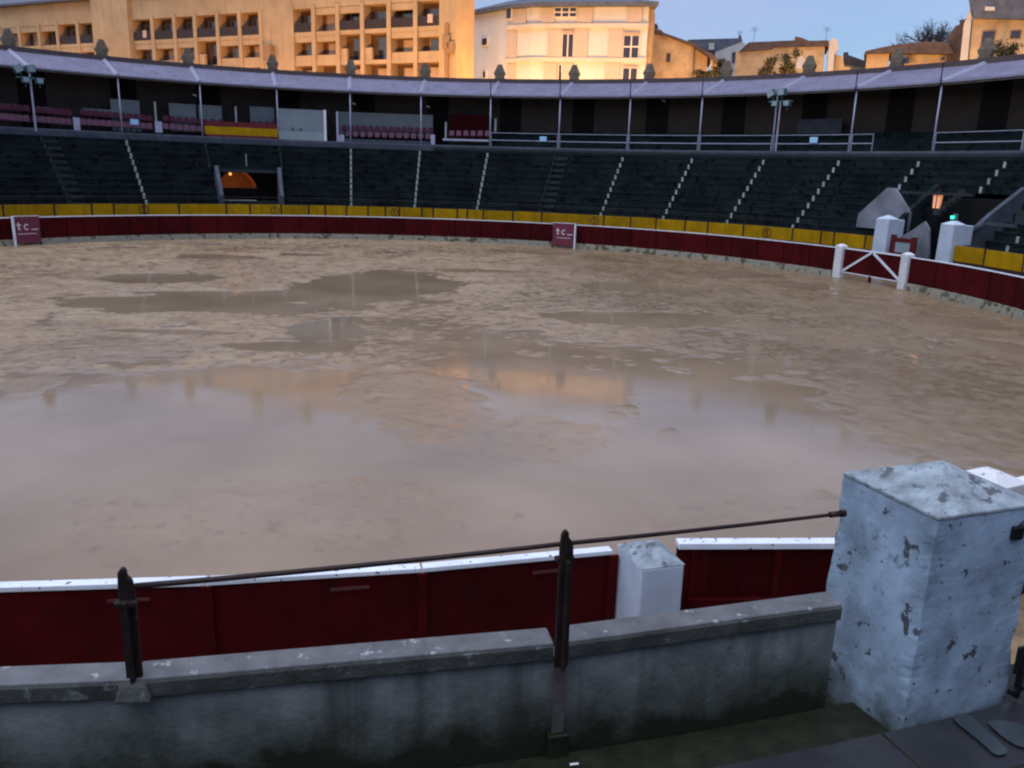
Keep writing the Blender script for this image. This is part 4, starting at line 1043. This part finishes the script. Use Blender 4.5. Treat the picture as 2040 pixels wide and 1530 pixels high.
# white building with bands
DB = [(940, 125.0), (1012, 119.9), (1060, 117.8), (1290, 115.0)]
whb = thing('cream_building', at_depth(1150, 100, 118) * 1.0, 'cream building with grey bands and taupe panels in the middle skyline', 'building')
gp_ = [at_depth(x, 60, d) for x, d in DB]
eave = at_depth(1150, 14, 116.6).z
facs = []
for i in range(3):
    fr, Ln = facade_frame(gp_[i], gp_[i+1]); facs.append((fr, Ln))
    MB().box(0, Ln, 0, 7, -.5, eave, fr).build('wall', M['cream'], whb)
frB, LB = facs[2]
MB().box(LB-.01, LB+.6, 1.2, 7, -.5, eave, frB).build('return_wall', M['ochre'], whb)
zb1 = hit(frB, 1170, 52)[1]; zb2 = hit(frB, 1170, 120)[1]; bh = .28
for fr, Ln in facs[1:]:
    for zz in (zb1, zb2):
        MB().box(-.02, Ln+.1, -.38, -.002, zz-bh, zz+bh, fr).build('string_course', M['band'], whb)
def panelrow(lst, z0, z1):
    for x0, x1 in lst:
        fr, Ln = facs[2] if x0 >= 1059 else facs[1]
        a_, b_ = hit(fr, x0, 80)[0], hit(fr, x1, 80)[0]
        MB().box(max(a_, .02), min(b_, Ln-.02), -.22, -.003, z0, z1, fr).build('taupe_panel', M['taupe'], whb)
panelrow([(1013, 1031), (1092, 1120), (1144, 1171), (1213, 1241)], zb2+bh+.02, zb1-bh-.02)
panelrow([(1024, 1048), (1076, 1104), (1150, 1178), (1246, 1276)], zb1+bh+.02, eave-.05)
panelrow([(1013, 1030), (1086, 1112), (1119, 1144), (1209, 1238)], zb2-6, zb2-bh-.02)
def bwin(fr, x0, x1, y0, y1, nx=2, ny=1, shut=True):
    a_, zt = hit(fr, x0, y0); b_, zb_ = hit(fr, x1, y1)
    wfo = MB().box(a_, b_, -.24, -.004, zb_, zt, fr).build('window_frame', M['frame_white'], whb)
    hs = .12*(zt-zb_) if shut else 0
    if shut: MB().box(a_+.03, b_-.03, -.30, -.242, zt-hs, zt-.02, fr).build('blind_box', M['blind'], wfo)
    for i in range(nx):
        for j in range(ny):
            xa = a_+(b_-a_)*i/nx+.09; xb = a_+(b_-a_)*(i+1)/nx-.09; za = zb_+(zt-hs-zb_)*j/ny+.09; zb__ = zb_+(zt-hs-zb_)*(j+1)/ny-.09
            MB().box(xa, xb, -.26, -.241, za, zb__, fr).build('pane', M['glass'], wfo)
bwin(frB, 1121, 1142, 61, 115, 2, 1); bwin(frB, 1243, 1272, 64, 117, 2, 2); bwin(frB, 1105, 1149, 15, 35, 3, 2, False); bwin(frB, 1241, 1269, 131, 165, 2, 1)
bwin(frB, 1113, 1119, 128, 160, 1, 1, False)
fl_ = facs[0][0]
for x0, x1, y0, y1 in ((962, 973, 76, 91), (964, 970, 141, 156), (1011, 1021, 17, 38)): bwin(fl_, x0, x1, y0, y1, 1, 1, False)
ov = [(0, -1.0), (1, -1.0)]
q_ = MB(); e = []
pp = gp_ + [frB(LB+.8, 0, 0)]
ctr = (gp_[0]+gp_[-1])/2 + _fw*5
outp = [Vector((p.x, p.y, 0)) - _fw*.9 + (p-ctr).normalized()*.2 for p in gp_]
outp[-1] = outp[-1] + frB.x*.9; outp[0] = outp[0] - frB.x*.2
back = [p + _fw*8 for p in (outp[-1], outp[0])]
base = outp+back
inn = [Vector((p.x, p.y, 0)).lerp(Vector((ctr.x, ctr.y, 0)), .45) for p in base]
n = len(base)
v = [Vector((p.x, p.y, eave+.01)) for p in base] + [Vector((p.x, p.y, eave+.45)) for p in base] + [Vector((p.x, p.y, eave+1.9)) for p in inn]
f = [tuple(range(n))] + [(i, (i+1) % n, n+(i+1) % n, n+i) for i in range(n)] + [(n+i, n+(i+1) % n, 2*n+(i+1) % n, 2*n+i) for i in range(n)] + [tuple(range(2*n, 3*n))]
q_.add(v, f).build('roof', M['slate'], whb)
for i in range(4):
    fr = Frame(Vector((0, 0, 0)), frB.x, frB.y); pc = gp_[1].lerp(gp_[3], .1+.27*i)
    f3 = Frame(Vector((pc.x, pc.y, 0)), frB.x, frB.y); MB().box(-.6, .6, .9, 1.9, eave+.5, eave+1.7, f3).build('skylight', M['panel_white'], whb)

# houses on the right: outlines at their own distance, with real depth
def house(name, D, parts, label, cat='building', wins=(), depth=7):
    base = at_depth(sum(p[0] for p in parts[0][1])/len(parts[0][1]), 150, D)
    t = thing(name, Vector((base.x, base.y, -.4)), label, cat)
    xm = (min(p[0] for p in parts[0][1])+max(p[0] for p in parts[0][1]))/2 if parts[0][0] == 'wall' else 1450
    dv = ray(min(xm, 1990), 340); dv = Vector((dv.x, dv.y, 0)).normalized()
    o_ = at_depth(min(xm, 1990), 340, D); fr = Frame((o_.x, o_.y, 0), (dv.y, -dv.x, 0), dv)
    for nm, poly, mt, y0, dp in parts:
        pts = []
        for x, y in poly:
            u_, z_ = hit(fr, x, y); pts.append((u_, -.5 if y > 190 else z_))
        MB().prism(pts, y0, y0+dp, lambda p_, a: fr(p_[0], a, p_[1])).build(nm, M[mt], t)
    for x0, x1, y0, y1 in wins:
        a_, zt = hit(fr, x0, y0); b_, zb_ = hit(fr, x1, y1)
        wo = MB().box(a_, b_, -.06, -.002, zb_, zt, fr).build('window_frame', M['ochre2'], t)
        MB().box(a_+.1, b_-.1, -.07, -.0605, zb_+.1, zt-.1, fr).build('pane', M['glass'], wo)
    return t, fr
house('gabled_house', 122, [('wall', [(1288, 210), (1288, 66), (1330, 72), (1382, 93), (1382, 210)], 'old_render', 0, 9),
                            ('side_wall', [(1382.5, 210), (1382.5, 94), (1410, 108), (1412, 210)], 'ochre', .6, 8),
                            ('roof', [(1288, 66), (1290, 60), (1316, 60), (1322, 66), (1384, 88), (1420, 112), (1418, 118), (1381, 94), (1330, 73)], 'tile', -.5, 10),
                            ('chimney', [(1300, 62), (1300, 50), (1309, 50), (1309, 62)], 'old_render', 2, 1.2),
                            ('chimney_cap', [(1299, 50), (1300, 43), (1308, 42), (1311, 50)], 'tile', 1.9, 1.4)],
      'ochre house with sloping tiled gable just right of the cream building', wins=((1327, 1336, 105, 125), (1293, 1297, 108, 123)))
house('lean_to_house', 118, [('wall', [(1418, 210), (1416, 114), (1450, 140), (1452, 210)], 'old_render', 0, 5), ('roof', [(1410, 104), (1420, 108), (1456, 146), (1450, 150), (1412, 114)], 'tile', -.4, 6)],
      'small dark roofed lean-to stepping down beside the ochre gable', wins=((1420, 1423, 122, 142),))
house('slate_roof_house', 150, [('roof', [(1366, 81), (1372, 77), (1478, 74), (1480, 84), (1436, 104), (1400, 100)], 'slate', 1, 8),
                                ('gable_wall', [(1425, 210), (1425, 104), (1479, 83), (1486, 88), (1484, 210)], 'stone_pale', 0, 9),
                                ('window_bay', [(1458, 125), (1458, 105), (1466, 103), (1466, 125)], 'glass', -.1, .1),
                                ('chimney', [(1471, 75), (1472, 66), (1477, 66), (1478, 76)], 'slate', 2, 1),
                                ('dormer', [(1412, 98), (1412, 85), (1423, 85), (1423, 98)], 'stone_pale', .5, 2)],
      'grey slate roofed house with pale gable behind the ochre gable')
house('terrace_house', 130, [('wall', [(1464, 210), (1466, 104), (1540, 98), (1542, 93), (1644, 90), (1644, 210)], 'old_render', 0, 8),
                             ('roof', [(1472, 104), (1492, 85), (1583, 81), (1584, 73), (1597, 76), (1612, 82), (1650, 81), (1652, 92), (1542, 95), (1538, 99)], 'tile', -.4, 9),
                             ('pale_chimney', [(1650, 210), (1652, 82), (1660, 76), (1669, 84), (1670, 100), (1662, 108), (1660, 210)], 'stone_pale', -.6, 2),
                             ('chimney', [(1551, 84), (1552, 80), (1560, 80), (1560, 84)], 'tile', 2, 1),
                             ('annex_wall', [(1661, 210), (1661, 106), (1680, 112), (1682, 132), (1694, 133), (1694, 210)], 'ochre', .5, 4),
                             ('pale_arch', [(1586, 138), (1586, 122), (1592, 112), (1600, 112), (1606, 122), (1606, 138)], 'stone_pale', -.06, .05)],
      'rough ochre terrace with long dark tile roof and pale chimney')
house('low_house', 150, [('wall', [(1680, 210), (1680, 120), (1728, 132), (1728, 210)], 'old_render', 0, 6), ('roof', [(1680, 106), (1686, 104), (1690, 110), (1730, 124), (1728, 134), (1680, 126)], 'tile', -.4, 6),
                         ('chimney', [(1683, 110), (1683, 102), (1690, 102), (1690, 112)], 'slate', 1, 1)], 'low tiled house in the gap before the bare tree')
house('tiled_house', 124, [('wall', [(1727, 210), (1727, 106), (1772, 104), (1774, 210)], 'ochre', 0, 7),
                           ('rear_wall', [(1775, 210), (1776, 106), (1900, 100), (1900, 210)], 'old_render', .6, 7),
                           ('roof', [(1721, 111), (1724, 103), (1758, 95), (1800, 88), (1850, 84), (1886, 85), (1900, 108), (1774, 107), (1728, 108)], 'tile', -.6, 9),
                           ('chimney', [(1842, 86), (1842, 76), (1849, 76), (1850, 86)], 'tile', 1, 1)],
      'house with wide brown tile roof under the bare tree', wins=((1800, 1812, 112, 128), (1874, 1884, 112, 122)))
house('dark_gable_house', 120, [('wall', [(1886, 210), (1886, 76), (1904, 52), (1912, 48), (1924, 36), (1926, 210)], 'tile', 0, 6),
                                ('chimney', [(1913, 52), (1912, 38), (1921, 36), (1922, 50)], 'tile', 1, 1)], 'dark brown gable wall squeezed before the tall right house')
house('tall_house', 110, [('wall', [(1936, 210), (1938, 34), (2120, 40), (2120, 210)], 'old_render', 0, 9),
                          ('pale_side_wall', [(1916, 210), (1920, 50), (1932, 18), (1936, 34), (1935, 210)], 'stone_pale', -.2, 8),
                          ('roof', [(1930, 0), (1932, -10), (2120, -12), (2120, 42), (1940, 38), (1936, 20)], 'slate', -.9, 10),
                          ('dormer', [(1962, 24), (1963, 16), (1982, 17), (1982, 24)], 'stone_pale', -1.1, .2)],
      'tall ochre house with dark slate roof at the right edge', wins=((1957, 1980, 61, 91), (2013, 2033, 60, 78)))
# antennas
for i, (x, y0, y1, D) in enumerate(((1473, 62, 76, 148), (1501, 55, 86, 128), (1645, 55, 82, 128))):
    a_ = at_depth(x, y0, D); b_ = at_depth(x, y1, D); t = thing('aerial', b_, ['thin aerial on the slate roof ridge', 'tall thin aerial above the left end of the terrace roof', 'faint thin aerial beside the pale chimney'][i], 'aerial')
    MB().tube([Vector((b_.x, b_.y, b_.z-1)), Vector((b_.x, b_.y, a_.z))], .03, 5).build('mast', M['iron_black'], t)
    for j in range(3): MB().tube([Vector((b_.x, b_.y, a_.z-.2*j))-_rt*.5, Vector((b_.x, b_.y, a_.z-.2*j))+_rt*.5], .02, 4).build('element', M['iron_black'], t)

# vegetation
def foliage(c, rx, ry, rz, n, s_, rs, gap=.2):
    v = []; f = []
    clumps = [Vector((rs.gauss(0, .5)*rx, rs.gauss(0, .5)*ry, rs.uniform(-1, 1)*rz)) for _ in range(9)]
    for i in range(n):
        cl = rs.choice(clumps); p = c+cl+Vector((rs.gauss(0, .22)*rx, rs.gauss(0, .22)*ry, rs.gauss(0, .22)*rz))
        a_ = Vector((rs.uniform(-1, 1), rs.uniform(-1, 1), rs.uniform(-1, 1))).normalized(); b_ = a_.cross(Vector((rs.uniform(-1, 1), rs.uniform(-1, 1), rs.uniform(-1, 1)))).normalized()
        k_ = len(v); sz = s_*rs.uniform(.6, 1.3)
        v += [p-a_*sz, p+b_*sz*.5, p+a_*sz, p-b_*sz*.5]; f.append((k_, k_+1, k_+2, k_+3))
    return MB().add(v, f)
def shrub(x, y0, y1, wpx, D, label, seed):
    rs = random.Random(seed); b_ = at_depth(x, y1, D); a_ = at_depth(x, y0, D); hgt = a_.z-b_.z; wd = wpx/FPX*D/2
    t = thing('shrub', Vector((b_.x, b_.y, -.5)), label, 'shrub')
    MB().tube([Vector((b_.x, b_.y, -.5)), Vector((b_.x, b_.y, b_.z+hgt*.4))], .18, 6, .06).build('trunk', M['bark'], t)
    for j in range(4):
        an = rs.uniform(0, 6.28); MB().tube([Vector((b_.x, b_.y, b_.z-hgt*.2)), Vector((b_.x+math.cos(an)*wd*.7, b_.y+math.sin(an)*wd*.7, b_.z+hgt*rs.uniform(.4, .8)))], .06, 5, .02).build('limb', M['bark'], t)
    foliage(Vector((b_.x, b_.y, b_.z+hgt*.45)), wd, wd, hgt*.5, 1500, .16, rs).build('crown', M['leaf'], t)
shrub(1528, 118, 150, 26, 112, 'small brown shrub before the rough ochre terrace', 1)
shrub(1571, 106, 150, 38, 111, 'tall brown-green shrub before the rough ochre terrace', 2)
shrub(1988, 88, 140, 48, 100, 'dark green bush before the tall right house', 3)
shrub(1395, 138, 155, 30, 108, 'low grey bush at the foot of the ochre gable', 4)
shrub(1432, 118, 150, 34, 106, 'dark bush before the small lean-to', 7)
shrub(1785, 108, 145, 24, 108, 'dark bush before the wide brown roofed house', 8)
tr = thing('bare_tree', Vector((0, 0, 0)), 'bare leafless tree spreading above the brown tile roof', 'tree')
rs = random.Random(11); tb = at_depth(1862, 110, 140); tr.location = (tb.x, tb.y, -.5); tr['_loc'] = (tb.x, tb.y, -.5)
MB().tube([Vector((tb.x, tb.y, -.5)), Vector((tb.x+.3, tb.y, tb.z-2))], .4, 8, .22).build('trunk', M['bark'], tr)
br = MB()
def grow(p, d, L_, r, lv):
    q_ = p + d*L_; br.tube([p, (p+q_)/2+Vector((rs.uniform(-.1, .1), 0, rs.uniform(-.05, .1)))*L_*.4, q_], r, 4, r*.55)
    if lv == 0: return
    for _ in range(4 if lv > 1 else 5):
        nd = (d+Vector((rs.gauss(0, .55), rs.gauss(0, .5), rs.gauss(.08, .35)))).normalized(); grow(p+(q_-p)*rs.uniform(.45, 1), nd, L_*rs.uniform(.6, .85), r*.6, lv-1)
for dx in (-1.3, -.7, -.3, .2, .6):
    grow(Vector((tb.x+.3, tb.y, tb.z-2.2)), (_rt*dx+Vector((0, 0, .9))).normalized(), 3.2, .2, 4)
br.build('limbs', M['bark'], tr)

# street lamps behind the ring (they light the town facades)
slp = None
lamps = [(60, 120, 9.5, 3600), (330, 106, 9.5, 3600), (520, 98, 9.5, 5000), (700, 90, 9.5, 7500), (850, 86, 9.5, 7500), (965, 108, 9.5, 9500), (1060, 98, 9.5, 5200), (1190, 98, 9.5, 7000), (1345, 104, 9.5, 7000), (1560, 108, 9.5, 8500), (1740, 106, 9.5, 6500), (1960, 94, 9.5, 6500)]
for i, (x, D, hz, en) in enumerate(lamps):
    p = at_depth(x, 300, D); p.z = -.5
    lab = 'street lamp hidden behind the ring lighting the facades, %s from the left' % ORD[i]
    t = thing('street_lamp', p, lab, 'lamp', 'street lamps behind the ring')
    MB().tube([p, p+Vector((0, 0, hz))], .09, 8, .05).build('pole', M['iron_black'], t)
    MB().box(-.3, .3, -.15, .15, hz+.0, hz+.12, Frame(p, _rt, _fw)).build('head', M['iron_black'], t)
    if 'lens' not in M: M['lens'] = mat('sodium_lens', (1, .6, .3), .4, 0, 1, emit=(1, .5, .15), estr=8)
    MB().tube([p+Vector((0, 0, hz+.13)), p+Vector((0, 0, hz+.3))], .14, 8).build('globe', M['lens'], t)
    plight(t, p+Vector((0, 0, hz+.55)), en*.85, (1, .52, .17) if x > 600 else (1, .44, .13), .25)
for o in list(bpy.data.objects):
    if '_loc' in o: del o['_loc']
